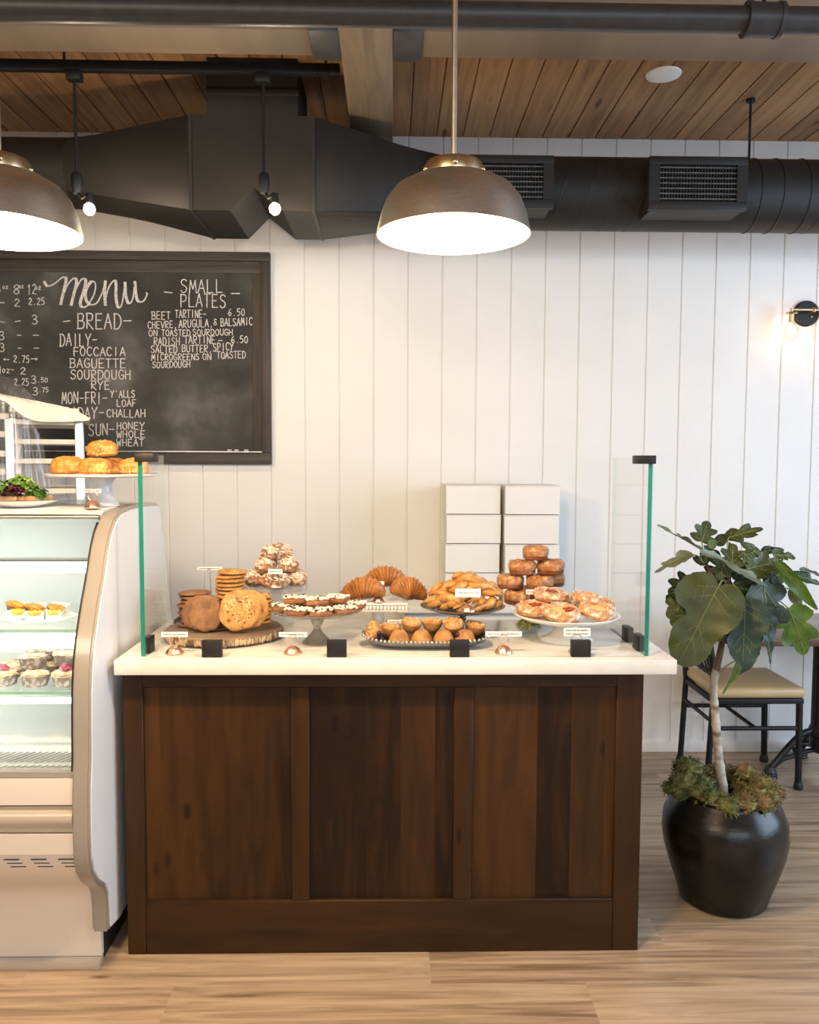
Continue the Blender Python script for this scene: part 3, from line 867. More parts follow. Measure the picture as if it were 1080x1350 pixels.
write(mb, 'BEET', 200, 421, 26, 10, 1.2); write(mb, 'TARTINE-', 231, 419, 42, 10, 1.2); write(mb, '6.50', 301, 416, 23, 9, 1.2)
write(mb, 'CHEVRE,', 195, 433, 40, 9, 1.2, -.02); write(mb, 'ARUGULA,', 236, 432, 46, 10, 1.2, -.03); write(mb, '&', 281, 429, 7, 9, 1.2); write(mb, 'BALSAMIC', 291, 430, 43, 10, 1.2, -.04)
write(mb, 'ON', 196, 443, 13, 8, 1.2); write(mb, 'TOASTED', 213, 443, 39, 8, 1.2); write(mb, 'SOURDOUGH', 254, 442, 54, 8, 1.2)
write(mb, 'RADISH', 203, 455, 35, 10, 1.2); write(mb, 'TARTINE', 243, 453, 42, 10, 1.2); ribbon(mb, [(288, 449), (293, 449)], 1.2); write(mb, '6.50', 305, 452, 23, 9, 1.2)
write(mb, 'SALTED', 199, 465, 36, 9, 1.2); write(mb, 'BUTTER,', 240, 464, 41, 9, 1.2); write(mb, 'SPICY', 281, 463, 28, 10, 1.2, -.05)
write(mb, 'MICROGREENS', 200, 475, 64, 8, 1.2, -.01); write(mb, 'ON', 267, 474, 13, 8, 1.2); write(mb, 'TOASTED', 286, 473, 39, 9, 1.2, -.03)
write(mb, 'SOURDOUGH', 201, 485, 51, 8, 1.2, -.02)
mb.build('small_plates_list', M['chalk'], cb, smooth=False)
mb = MB()
write(mb, '8', 17, 388, 12, 12, 1.3); write(mb, 'oz', 25, 380, 7, 6, 1); write(mb, '12', 36, 388, 13, 13, 1.3); write(mb, 'oz', 46, 382, 9, 7, 1); write(mb, '6', -6, 386, 9, 11, 1.3); write(mb, 'oz', 3, 381, 9, 6, 1)
write(mb, '2', 19, 404, 9, 10, 1.3); write(mb, '2.25', 38, 402, 22, 9, 1.3); ribbon(mb, [(0, 399), (6, 399)], 1.3)
ribbon(mb, [(0, 424), (6, 425)], 1.3); ribbon(mb, [(20, 424), (27, 423)], 1.3); write(mb, '3', 42, 427, 10, 12, 1.4)
write(mb, '3', -1, 448, 9, 11, 1.3); ribbon(mb, [(23, 442), (28, 442)], 1.3); ribbon(mb, [(44, 442), (51, 442)], 1.3)
write(mb, '3', -1, 464, 9, 11, 1.3); ribbon(mb, [(24, 459), (28, 459)], 1.3); ribbon(mb, [(45, 459), (51, 459)], 1.3)
write(mb, '<', 5, 478, 9, 8, 1.2); write(mb, '2.75', 18, 478, 22, 9, 1.3); write(mb, '>', 41, 477, 11, 8, 1.2)
write(mb, '4oz-', -3, 492, 23, 9, 1.2); write(mb, '2', 27, 494, 9, 9, 1.3)
write(mb, '2.25', 19, 508, 20, 9, 1.2); write(mb, '3', 41, 505, 9, 10, 1.3); write(mb, '.50', 49, 504, 15, 6, 1.1)
write(mb, '3', 43, 521, 9, 10, 1.3); write(mb, '.75', 51, 517, 14, 6, 1.1)
mb.build('drinks_list', M['chalk'], cb, smooth=False)
for i, px in enumerate((303, 312, 325)):
    p = at(px, 594, YB)
    o = MB().cyl((-.010, 0, 0), (.010, 0, 0), .0045, seg=10).build('chalk_stick', M['chalk'], loc=(p.x, YB - .005, BZ0 + .0706))
    tag(o, 'white chalk stub on the board ledge, ' + ['furthest from the frame corner', 'the middle one of three', 'nearest the frame corner'][i], 'chalk', 'chalk stubs on the ledge')

# ================================================================== WALL SCONCE
sx, sz = at(1062, 414, YW).x, at(1062, 414, YW).z
sc = thing('wall_sconce', 'two armed brass wall sconce with clear bulbs on a black round plate', 'wall lamp', (sx, YW, sz))
MB().lathe([(0, -.02), (.060, -.02), (.066, -.015), (.066, 0), (0, 0)], seg=40).build('back_plate', M['black_metal'], sc).rotation_euler = (-PI / 2, 0, 0)
m = MB()
m.cyl((-.115, -.09, .006), (.115, -.09, .006), .006, seg=12).cyl((0, -.01, .006), (0, -.09, .006), .008, seg=12)
m.sphere((0, -.09, .006), .012, 2).sphere((.02, -.025, -.018), .006, 2)
m.build('arm', M['brass'], sc)
for s in (-1, 1):
    x = s * .115
    h = MB().cyl((x, -.09, .012), (x, -.09, -.010), .008, seg=12).lathe([(0, 0), (.026, -.002), (.03, -.008), (.013, -.012), (.013, -.05), (0, -.05)], (x, -.09, -.006), 24).build('socket', M['brass'], sc)
    b = MB().lathe([(.013, 0), (.018, -.012), (.032, -.034), (.038, -.058), (.032, -.082), (.016, -.096), (0, -.099)], (x, -.09, -.052), 32).build('bulb', thin_glass('bulb glass', (.93, .88, .80), .06, .6) if s < 0 else bpy.data.materials['bulb glass'], sc)
    MB().sphere((x, -.09, -.10), .016, 3, (.8, .8, 1.3)).build('filament', M['filament_glow'], b)
    l = bpy.data.lights.new('sconce_bulb_light', 'POINT'); l.energy = 0.55; l.color = (1, .56, .36); l.shadow_soft_size = .03
    lo = bpy.data.objects.new('sconce_bulb_light', l); COL.objects.link(lo); lo.parent = sc; lo.location = (x, -.09, -.105)

# ================================================================== DISPLAY CASE
CX0, CX1 = -2.45, -0.86                                             # the end trim fills the last 5 cm
K = 0.966
front = [(3.10, 1.390), (2.95, 1.395), (2.82, 1.393), (2.72, 1.384), (2.66, 1.362), (2.615, 1.325), (2.58, 1.277), (2.538, 1.192), (2.495, 1.118), (2.445, 1.017), (2.420, .94), (2.408, .86), (2.402, .76), (2.398, .66),
         (2.386, .585), (2.382, .54), (2.380, .45), (2.382, .365), (2.398, .315), (2.435, .268), (2.49, .225), (2.515, .185), (2.522, .13), (2.525, .062)]
front = [(y * K, EYE - (EYE - z) * K) for y, z in front]
back = [(2.62 * K, .045 * K + .05), (3.2, .12), (3.235, .16), (3.225, .85), (3.10, 1.27), (3.06, 1.375), (3.03, 1.395)]
outline = front + back


def inset(poly, d):
    out = []
    n = len(poly)
    for i in range(n):
        a, b, c = Vector(poly[i - 1]), Vector(poly[i]), Vector(poly[(i + 1) % n])
        n1 = Vector((-(b - a).y, (b - a).x)).normalized(); n2 = Vector((-(c - b).y, (c - b).x)).normalized()
        k = (n1 + n2)
        k = k.normalized() if k.length > 1e-6 else n1
        out.append(tuple(b + k * d / max(k.dot(n1), .5)))
    return out


area2 = sum(outline[i - 1][0] * outline[i][1] - outline[i][0] * outline[i - 1][1] for i in range(len(outline)))
sgn = 1 if area2 > 0 else -1
case = thing('display_case', 'white refrigerated display case with curved glass front and taupe end trim', 'display case', (0, 0, 0))
ep = MB().prism(outline, 0, CX1 - .052, CX1 - .002)
bmesh.ops.bevel(ep.bm, geom=[e for e in ep.bm.edges if e.calc_face_angle(0) > .6 and abs((e.verts[0].co - e.verts[1].co).x) < 1e-5], offset=.006, segments=2, affect='EDGES')
epo = ep.build('end_trim', M['taupe'], case)
MB().prism(inset(outline, sgn * .012), 0, CX1 - .006, CX1 + .001).build('side_panel', M['side_white'], epo, smooth=False)
CI = CX1 - .052                                                     # inner end of the glass


def fy(z):
    """Front outline depth at height z (for the part below the roof)."""
    z = max(z, .1135)
    pts = front
    for a, b in zip(pts, pts[1:]):
        if min(a[1], b[1]) <= z <= max(a[1], b[1]) and abs(a[1] - b[1]) > 1e-6:
            t = (z - a[1]) / (b[1] - a[1])
            return a[0] + (b[0] - a[0]) * t
    return 2.5


def strip(z0, z1, off, thick, x0=CX0, x1=CI, n=10):
    """A panel that follows the front outline between two heights."""
    zs = [z0 + (z1 - z0) * i / n for i in range(n + 1)]
    a = [(fy(z) + off, z) for z in zs]
    b = [(fy(z) + off + thick, z) for z in reversed(zs)]
    return MB().prism(a + b, 0, x0, x1)


GT, GB = 1.357, .658
strip(GB, GT, .018, .005, n=26).build('front_glass', M['case_glass'], case, angle=60)
strip(GB, GT, .012, .014, CI - .008, CI, n=26).build('glass_seal', M['rubber'], case, angle=60)
strip(GB - .016, GB, .012, .03, n=2).build('sill_strip', M['taupe'], case)
strip(.566, GB - .018, .008, .03, n=5).build('upper_panel', M['cream'], case)
bm_ = MB()
yb = fy(.52)
bm_.cyl((CX0, yb + .032, .523), (CI, yb + .032, .523), .032, seg=28).box(CX0, CI, yb + .014, yb + .06, .486, .560)
bm_.build('bumper', M['bumper'], case)
MB().box(CX0, CI, yb + .018, yb + .05, .4825, .490).build('chrome_line', M['steel'], case)
strip(.421, .480, .006, .04, n=5).build('lower_panel', M['cream'], case)
kp = strip(.028, .418, .012, .02, CX0, CX1 - .03, n=16).build('kick_panel', M['cream'], case)
m = MB()
for r in range(3):
    for c in range(9):
        z = .4035 - r * .0125
        x = CI - .002 - c * .078 + r * .008
        m.box(x - .044, x, fy(z) + .0105, fy(z) + .0135, z - .0011, z + .0011)
m.build('vent_slot', M['rubber'], kp, smooth=False)
MB().box(CX0, CX1 - .03, 2.425, 2.47, 0.0, .026, .002).build('base_strip', M['bumper'], case)
MB().box(CX0, CX1 - .035, 2.49, 3.15, 0.0, .10).build('plinth', M['rubber'], case)
MB().box(CX0, CX1 - .055, 2.50, 3.18, .11, .56).build('carcass', M['cream'], case)
# roof
ry = [(2.575, 1.380), (2.62, 1.392), (2.75, 1.397), (3.02, 1.397), (3.02, 1.378), (2.75, 1.376), (2.60, 1.370), (2.575, 1.366)]
MB().prism(ry, 0, CX0, CI).build('top_panel', M['side_white'], case)
MB().cyl((CX0, 2.571, 1.373), (CI, 2.571, 1.373), .0085, seg=16).build('top_lip', M['steel'], case)
MB().box(CX0, CI, 2.60, 3.02, 1.362, 1.374).build('canopy_lining', M['case_inner'], case)
# inside
MB().box(CX0, CI, 3.02, 3.05, .57, 1.376).build('back_panel', M['case_inner'], case)
MB().box(CX0 - .05, CX0, 2.45, 3.1, .11, 1.38).build('far_end', M['case_inner'], case)
MB().prism([(2.345, .60), (2.345, .632), (2.47, .632), (3.02, .655), (3.02, .56), (2.45, .56)], 0, CX0, CI).build('deck', M['case_inner'], case)
m = MB()
for y0, y1, z in ((2.37, 2.43, .6335), (2.45, 2.53, .638)):
    x = CI - .03
    while x > CX0 + .1:
        m.rings([[Vector((x, y0, z)), Vector((x + .009, y0, z)), Vector((x + .055, y1, z + .002)), Vector((x + .046, y1, z + .002))],
                 [Vector((x, y0, z + .002)), Vector((x + .009, y0, z + .002)), Vector((x + .055, y1, z + .004)), Vector((x + .046, y1, z + .004))]])
        x -= .020
m.build('deck_grille', M['grille_dark'], case, smooth=False)
l = MB().box(CX0, CI - .01, 2.585, 2.625, 1.195, 1.232, .006).build('light_bar', M['led'], case)
MB().box(CX0, CI - .01, 2.58, 2.635, 1.232, 1.238).build('light_bar_cap', M['steel'], l)
for zt, yf, nm in ((1.028, 2.53, 'shelf'), (.842, 2.50, 'shelf')):
    s = MB().box(CX0, CI - .01, yf, 3.0, zt - .008, zt, .001).build(nm, M['case_glass'], case, smooth=False)
    MB().box(CX0, CI - .01, yf - .004, yf + .002, zt - .009, zt + .001).build('shelf_edge', M['shelf_edge'], s)
MB().box(CX0, CI - .035, 2.535, 2.56, .965, 1.010, .004).build('light_bar', M['led'], case)
MB().box(CX0, CI - .02, 2.51, 2.53, .800, .815, .003).build('price_rail', M['led'], case)
for x in (CI - .03, CI - .8):
    MB().box(x, x + .02, 2.97, 3.02, .66, 1.36).build('shelf_post', M['steel'], case)

# ---- food in the case
def paper_shape(m, w, h, d):
    m.rings([[Vector((-w, -d, 0)), Vector((w, -d, 0)), Vector((w, d, 0)), Vector((-w, d, 0))],
             [Vector((-w * 1.15, -d * .8, h * .7)), Vector((w * 1.1, -d * .9, h * .55)), Vector((w * 1.1, d, h)), Vector((-w * 1.15, d, h * 1.1))]], cap=False)


pl = thing('oval_plate', 'white oval plate of egg sandwiches on the upper case shelf', 'plate', (-1.145, 2.66, 1.0285))
MB().lathe([(0, .004), (.085, .005), (.12, .014), (.122, .017), (.118, .019), (.084, .010), (0, .009)], seg=48, sx=1.0, sy=.72).build('dish', M['porcelain'], pl)
for i, (dx, dy, a) in enumerate(((-.063, -.01, .5), (.002, -.02, .2), (.066, -.008, -.2))):
    t = thing('egg_sandwich', ['egg sandwich in white paper, the tall one with its golden lid tilted', 'egg sandwich in white paper, at the middle of the oval plate', 'egg sandwich in white paper, beside the taupe case end'][i], 'sandwich', (-1.145 + dx, 2.655 + dy, 1.040), (0, 0, a), 'egg sandwiches on the oval plate')
    m = MB(); paper_shape(m, .026, .045, .024); m.build('paper', M['paper'], t, smooth=False)
    MB().sphere((0, -.006, .022), .026, 3, (1.05, .9, .5), .25, 3, i).build('filling', M['egg'], t)
    MB().sphere((-.002, .0, .044 - .006 * i), .027, 3, (1.1, .9, .42), .25, 3, i + 5, rot=Ry(.3)).build('bun_top', M['puff'], t)


def cup_cake(label, loc, rot, kind, group):
    t = thing('crumb_cake', label, 'cake', loc, rot, group)
    MB().lathe([(0, 0), (.036, 0), (.043, .030), (.044, .034), (.041, .034), (0, .032)], seg=28).build('paper_case', M['wrapper'], t)
    m = MB().sphere((0, 0, .033), .042, 3, (1, 1, .30), .3, 4, rnd.random() * 9)
    for i in range(26):
        a, r = rnd.uniform(0, 6.3), .036 * math.sqrt(rnd.random())
        m.sphere((r * math.cos(a), r * math.sin(a), .043 - r * .12), rnd.uniform(.003, .006), 1)
    m.build('cake_top', M['cake_top'], t)
    if kind:
        m = MB()
        for i in range(7 if kind == 'petal' else 3):
            a = i * 2.4
            m.sphere((.010 * math.cos(a), .010 * math.sin(a), .054 + .003 * (i % 3)), .010, 2, (1, .7, .35) if kind == 'petal' else (1.6, .8, .25), .4, 2, i, rot=Rz(a) @ Ry(.5))
        m.build('garnish', M['petal'] if kind == 'petal' else M['greens'], t)
    return t


cg = 'crumb cakes piled on the lower case shelf'
for lab, x, y, z, k in (
        ('crumb cake in a patterned paper case, cropped by the frame edge', -1.225, 2.585, .8425, 'petal'),
        ('crumb cake at the front of the lower shelf between two others', -1.125, 2.575, .8425, None),
        ('crumb cake at the front of the lower shelf beside the black glass seal', -1.030, 2.58, .8425, 'petal'),
        ('crumb cake in the back row showing pale edges only', -1.245, 2.69, .8425, None),
        ('crumb cake in the back row between the two raised ones', -1.145, 2.70, .8425, None),
        ('crumb cake in the back row hard against the case end', -1.045, 2.70, .8425, None),
        ('raised crumb cake with a green leaf on top', -1.145, 2.61, .890, 'leaf'),
        ('raised crumb cake with a big pink petal garnish', -1.050, 2.645, .892, 'petal'),
        ('raised crumb cake at the back with a small red garnish', -1.145, 2.725, .892, 'petal')):
    cup_cake(lab, (x, y, z), (rnd.uniform(-.08, .08), rnd.uniform(-.08, .08), rnd.uniform(0, 6)), k, cg)

# ---- things on the case roof
TOPZ = 1.3975
pt = thing('small_plate', 'white plate under a salad topped toast on the display case', 'plate', (-1.215, 2.72, TOPZ))
MB().lathe([(0, 0), (.06, 0), (.075, .006), (.108, .017), (.110, .020), (.106, .021), (.072, .011), (0, .007)], seg=48).build('dish', M['porcelain'], pt)
ts = thing('salad_toast', 'open toast heaped with green leaves and dark beet on a white plate', 'toast', (-1.215, 2.70, TOPZ + .0205))
m = MB()
m.box(-.088, .0, -.04, .05, 0, .017, .006, rot=Rz(.15)).box(.012, .085, -.035, .05, 0, .017, .006, rot=Rz(-.3))
m.build('bread', M['bread'], ts)


def frill(m, c, r, seed, nrm=None):
    """A crinkled leaf scrap."""
    rr = random.Random(seed)
    q = Matrix.Rotation(rr.uniform(0, 6), 4, 'Z') @ Matrix.Rotation(rr.uniform(-1.0, 1.0), 4, 'X')
    n = 14
    ctr = m.bm.verts.new(Vector(c))
    ring, mid = [], []
    for i in range(n):
        a = 2 * PI * i / n
        k = r * (1 + .25 * math.sin(3 * a + seed) + rr.uniform(-.12, .12))
        ring.append(m.bm.verts.new(Vector(c) + q @ Vector((k * math.cos(a), k * .7 * math.sin(a), r * .35 * math.sin(4 * a + seed)))))
        mid.append(m.bm.verts.new(Vector(c) + q @ Vector((k * .55 * math.cos(a), k * .4 * math.sin(a), r * .12))))
    for i in range(n):
        j = (i + 1) % n
        m.bm.faces.new((ctr, mid[i], mid[j]))
        m.bm.faces.new((mid[i], ring[i], ring[j], mid[j]))


def heap(n, rx, ry, rz, r0, r1, seed, cx=0, cy=0, z0=.02):
    m = MB()
    rr = random.Random(seed)
    for i in range(n):
        a, k = rr.uniform(0, 6.3), math.sqrt(rr.random())
        frill(m, (cx + rx * k * math.cos(a), cy + ry * k * math.sin(a), z0 + rz * (1 - k * k) * rr.uniform(.5, 1)), rr.uniform(r0, r1), seed * 100 + i)
    return m


heap(46, .075, .04, .055, .014, .024, 3).build('salad_leaves', M['greens'], ts, angle=80)
heap(26, .055, .03, .062, .010, .016, 4, .0, 0, .024).build('pale_leaves', M['greens_pale'], ts, angle=80)
heap(12, .035, .02, .03, .014, .022, 5, .0, -.036, .022).build('beet_leaves', M['radicchio'], ts, angle=80)
m = MB()
for s in range(5):
    frill(m, (-.095 + .006 * s, -.02, .012 + .003 * s), .018, 900 + s); frill(m, (.07 + .004 * s, -.03, .022 - .002 * s), .020, 950 + s)
m.build('arugula', M['greens'], ts, angle=80)

cs = thing('cake_stand', 'white cake stand with grey marbled foot on the display case', 'cake stand', (-.966, 2.76, TOPZ), group='cake stands')
MB().lathe([(0, .092), (.05, .094), (.165, .097), (.178, .101), (.180, .106), (.176, .108), (.16, .106), (0, .105)], seg=64).build('plate', M['porcelain'], cs)
MB().lathe([(0, 0), (.052, 0), (.052, .006), (.046, .014), (.038, .026), (.032, .045), (.030, .065), (.036, .085), (.045, .0935), (0, .0935)], seg=40).build('foot', M['marble'], cs)


def puff(label, loc, rot, s=1.0):
    t = thing('cheese_puff', label, 'pastry', loc, rot, 'golden cheese pastries on the case top')
    rings = []
    for k, (w, z) in enumerate(((.040, 0), (.046, .006), (.044, .014), (.047, .022), (.044, .031), (.040, .040), (.028, .048), (.012, .051))):
        ring = []
        for i in range(32):
            a = 2 * PI * i / 32
            c_, s_ = math.cos(a), math.sin(a)
            q = 1 / (abs(c_) ** 5 + abs(s_) ** 5) ** .2
            n_ = noise.noise(Vector((c_ * 2 + loc[0] * 50, s_ * 2, z * 60)))
            ring.append(Vector((w * q * c_ * (1 + .08 * n_) * s, w * q * s_ * .92 * (1 + .08 * n_) * s, (z + .004 * n_) * s)))
        rings.append(ring)
    MB().rings(rings).build('puff_layers', M['puff'], t)
    m = MB()
    rr = random.Random(int(loc[0] * 1000))
    for i in range(34):
        a, r = rr.uniform(0, 6.3), .036 * math.sqrt(rr.random())
        m.sphere((r * math.cos(a) * s, r * math.sin(a) * s, (.050 - 8 * r * r) * s), rr.uniform(.003, .007), 1, (1.3, 1, .6), rot=Rz(a))
    for i in range(16):
        a = rr.uniform(0, 6.3)
        m.sphere((.049 * math.cos(a) * s, .047 * math.sin(a) * s, rr.uniform(.003, .03) * s), rr.uniform(.003, .005), 1, (1, 1, 1.5))
    m.build('melted_cheese', M['crumble'] if rr.random() < .3 else M['puff'], t)


PZ = TOPZ + .1085
puff('golden cheese pastry at the salad end of the marbled stand', (-1.068, 2.735, PZ), (0, 0, .15), 1.1)
puff('golden cheese pastry in the front middle of the marbled stand', (-.958, 2.675, PZ), (0, 0, -.1), 1.0)
puff('golden cheese pastry seen through the guard glass corner', (-.853, 2.735, PZ), (0, 0, .15), 1.0)
puff('golden cheese pastry hidden at the back of the marbled stand', (-.957, 2.85, PZ), (0, 0, .2), 1.0)
puff('golden cheese pastry lying on top of the others', (-.965, 2.765, PZ + .0585), (0.06, -.05, .12), 1.0)

# ================================================================== BAKERY RACK behind the case
RKX, RKY = at(105, 600, 3.60).x, 3.60
rk = thing('bakery_rack', 'aluminium sheet pan rack under a plastic cover behind the display case', 'rack', (RKX, RKY, 0), (0, 0, math.radians(20)))
RW = .272
RTOP = at(105, 553, 3.60).z
for x in (0, -RW, -RW - .30):
    for y in (0, .48):
        MB().box(x - .017, x + .017, y - .017, y + .017, 0.06, RTOP, .004).build('post', M['rack_alloy'], rk)
for zpx in (540, 556, 582, 608, 648):
    z = at(60, zpx, 3.5).z
    MB().box(-RW, 0, -.010, .006, z - .010, z + .010).box(-RW + .018, -.018, .03, .45, z - .006, z + .004).box(-RW, 0, .474, .49, z - .010, z + .010).build('sheet_pan', M['sheet_pan'], rk, smooth=False)
for zpx in (548, 572, 598, 622):
    z = at(0, zpx, 3.45).z
    MB().box(-RW - .30, -RW, -.010, .006, z - .012, z + .012).build('slide', M['sheet_pan'], rk, smooth=False)
MB().box(-RW - .31, .015, -.015, .495, .06, .10).build('rack_base', M['rack_alloy'], rk)
for x in (0, -RW - .30):
    for y in (0, .48):
        MB().lathe([(0, 0), (.02, 0), (.03, .03), (.02, .06), (0, .06)], (x, y, 0), 16).build('caster', M['rubber'], rk)
RKI = (Matrix.Translation((RKX, RKY, 0)) @ Rz(math.radians(20))).inverted()


def rat(px, py, Y):
    return RKI @ at(px, py, Y)


def sheet(m, top, bottom, n=18, k=6, wav=.012, seed=0):
    """A hanging film between an upper and a lower row of points."""
    A, B = smooth_path(top, n), smooth_path(bottom, n)
    rows = []
    for r in range(k + 1):
        t = r / k
        rows.append([A[i].lerp(B[i], t) + Vector((0, wav * noise.noise(Vector((i * .35, t * 1.3, seed))), wav * .4 * noise.noise(Vector((i * .3, t * 2, seed + 5))))) for i in range(len(A))])
    V = [[m.bm.verts.new(p) for p in r] for r in rows]
    for a, b in zip(V, V[1:]):
        for i in range(len(a) - 1):
            m.bm.faces.new((a[i], a[i + 1], b[i + 1], b[i]))


m = MB()
tp = [rat(-60, 503, 3.36), rat(0, 519, 3.42), rat(40, 527, 3.46), rat(75, 534, 3.50), rat(100, 541, 3.54), rat(118, 551, 3.57)]
bt = [rat(-60, 526, 3.35), rat(0, 527, 3.41), rat(25, 545, 3.44), rat(48, 555, 3.47), rat(85, 556, 3.51), rat(118, 554, 3.565)]
sheet(m, tp, bt, 8, 5, .006, 3)
sheet(m, [p + Vector((0, .50, -.02)) for p in tp], tp, 8, 4, .006, 4)
m.build('paper_cover', M['sheet_pan'], rk, angle=80)
m = MB()
d1 = [rat(-60, 480, 3.7), rat(0, 494, 3.65), rat(20, 503, 3.6), rat(38, 517, 3.52), rat(46, 527, 3.47)]
d2 = [rat(-60, 520, 3.34), rat(0, 522, 3.40), rat(20, 526, 3.42), rat(38, 530, 3.44), rat(48, 533, 3.455)]
sheet(m, d1, d2, 8, 5, .02, 7)
sheet(m, [rat(-40, 522, 3.34), rat(0, 524, 3.37), rat(20, 535, 3.38), rat(45, 560, 3.39), rat(58, 590, 3.39)], [rat(-40, 690, 3.33), rat(0, 690, 3.36), rat(30, 690, 3.37), rat(55, 690, 3.38), rat(75, 690, 3.38)], 8, 10, .02, 9)
m.build('plastic_film', M['plastic_film'], rk, angle=80)
m = MB()
for i, px in enumerate((24, 31, 40)):
    m.tube([rat(px - 4, 536 + 3 * i, 3.36), rat(px + 8, 575, 3.35), rat(px + 20, 640, 3.35), rat(px + 24, 672, 3.35)], [.003, .002, .0025, .001], 6)
m.build('film_fold', M['plastic_film'], rk)
# roll tray beside the salad plate
o = MB()
o.box(-.075, .075, -.09, .09, 0, .004).box(-.075, .075, -.09, -.086, .004, .018).box(-.075, .075, .086, .09, .004, .018).box(-.075, -.071, -.086, .086, .004, .018).box(.071, .075, -.086, .086, .004, .018)
o = o.build('clear_tray', M['clear_glass'], loc=(-1.10, 2.915, TOPZ), smooth=False)
tag(o, 'small clear tray between the salad plate and the marbled foot', 'tray')

# ================================================================== COUNTER
CT, CB = .950, .904
cab = thing('counter_cabinet', 'dark stained wood counter cabinet with three recessed front panels', 'counter cabinet', (0, 0, 0))
a, b = -.825, .786
FY = 2.50
MB().box(a, b, FY + .022, 3.04, 0, CB).build('carcass', M['walnut_stile'], cab, smooth=False)
xs = [at(p, 1050, FY).x for p in (190, 384, 408, 598, 623, 811)]
zt, zb = at(500, 906, FY).z, at(500, 1187, FY).z
for x0, x1 in ((a, xs[0]), (xs[1], xs[2]), (xs[3], xs[4]), (xs[5], b)):
    MB().box(x0, x1, FY, FY + .022, zb if x0 not in (a, xs[5]) else 0, zt if x0 not in (a, xs[5]) else CB, .002, 1).build('stile', M['walnut_stile'], cab)
MB().box(xs[0], xs[5], FY, FY + .022, zt, CB, .002, 1).build('top_rail', M['walnut_rail'], cab)
MB().box(xs[0], xs[5], FY, FY + .022, 0, zb, .002, 1).build('bottom_rail', M['walnut_rail'], cab)
for i in range(3):
    MB().box(xs[2 * i] - .003, xs[2 * i + 1] + .003, FY + .013, FY + .022, zb - .003, zt + .003).build('panel', M['walnut'], cab, smooth=False)
o = MB().box(-.836, .872, 2.45, 3.082, CB, CT, .004, 2).build('countertop', M['quartz'])
tag(o, 'white stone countertop on the dark counter cabinet', 'countertop')
bc = thing('back_counter', 'white back counter against the wall under the cartons', 'counter', (0, 0, 0))
MB().box(0.03, .86, 3.78, 4.25, .84, .87, .003).build('top', M['carton'], bc)
MB().box(0.06, .84, 3.82, 4.25, 0, .84).build('body', M['case_inner'], bc)

# ================================================================== GLASS GUARD
gd = thing('glass_guard', 'clear glass sneeze guard with black clips on the countertop', 'glass guard', (0, 0, 0))
GX0, GX1, GY, GYR, GYL, GZ = -.768, .798, 2.49, 2.905, 2.735, 1.566


def pane(x0, x1, y0, y1, z0, z1, thin):
    m = MB().box(x0, x1, y0, y1, z0, z1)
    for f in m.bm.faces:
        f.normal_update()
        n = f.normal
        f.material_index = (0 if abs(n[thin]) > .5 else 1 if thin == 0 and n.y < -.5 else 2)
    return m


pane(GX0, GX1, GY, GY + .010, CT, GZ, 1).build('front_pane', None, gd, smooth=False, mats=[M['glass'], M['glass_edge'], M['pane_edge']])
pane(GX1 - .013, GX1, GY + .0105, GYR, CT, GZ, 0).build('side_pane', None, gd, smooth=False, mats=[M['glass'], M['glass_edge'], M['pane_edge']])
pane(GX0, GX0 + .013, GY + .0105, GYL, CT, GZ, 0).build('side_pane', None, gd, smooth=False, mats=[M['glass'], M['glass_edge'], M['pane_edge']])
for x in (GX0 - .006, GX1 - .052):
    MB().box(x, x + .058, GY - .005, GY + .05, GZ - .020, GZ + .006, .002).build('corner_clip', M['black_metal'], gd)
for px in (279.5, 444, 606, 766):
    x = at(px, 856, GY).x
    MB().box(x - .030, x + .030, GY - .007, GY + .017, CT + .0005, CT + .052, .002).build('base_clip', M['black_metal'], gd)
for x, ys in ((GX1, (2.585, 2.71)), (GX0 + .010, (2.56,))):
    for y in ys:
        MB().box(x - .017, x + .007, y - .028, y + .028, CT + .0005, CT + .050, .002).build('base_clip', M['black_metal'], gd)

# ================================================================== CARTONS
bw, bh, bd = .262, .138, .26
for c, (px, yy) in enumerate(((588, 3.92), (664.5, 3.90))):
    for r in range(4):
        x0 = at(px, 700, yy).x + (.004, .0, .006, .002)[r] * (1 if c else -.5) + (.0 if r != 1 else .004)
        z0 = .8705 + (3 - r) * (bh + .0035)
        t = thing('carton', ORD[r] + ' white cake carton in the stack ' + ('behind the croissants and twists' if c == 0 else 'behind the sugared buns'), 'box', (x0 + bw / 2, yy + bd / 2, z0), (0, 0, (.01, -.012, .008, 0)[r]), 'white cartons on the back counter')
        MB().box(-bw / 2, bw / 2, -bd / 2, bd / 2, 0, bh - .004, .002, 1).build('box_body', M['carton'], t)
        MB().box(-bw / 2 - .002, bw / 2 + .002, -bd / 2 - .002, bd / 2 + .002, bh - .004, bh, .001, 1).build('lid', M['carton'], t)

# ================================================================== BAKED GOODS ON THE COUNTER
Z0 = CT + .0006
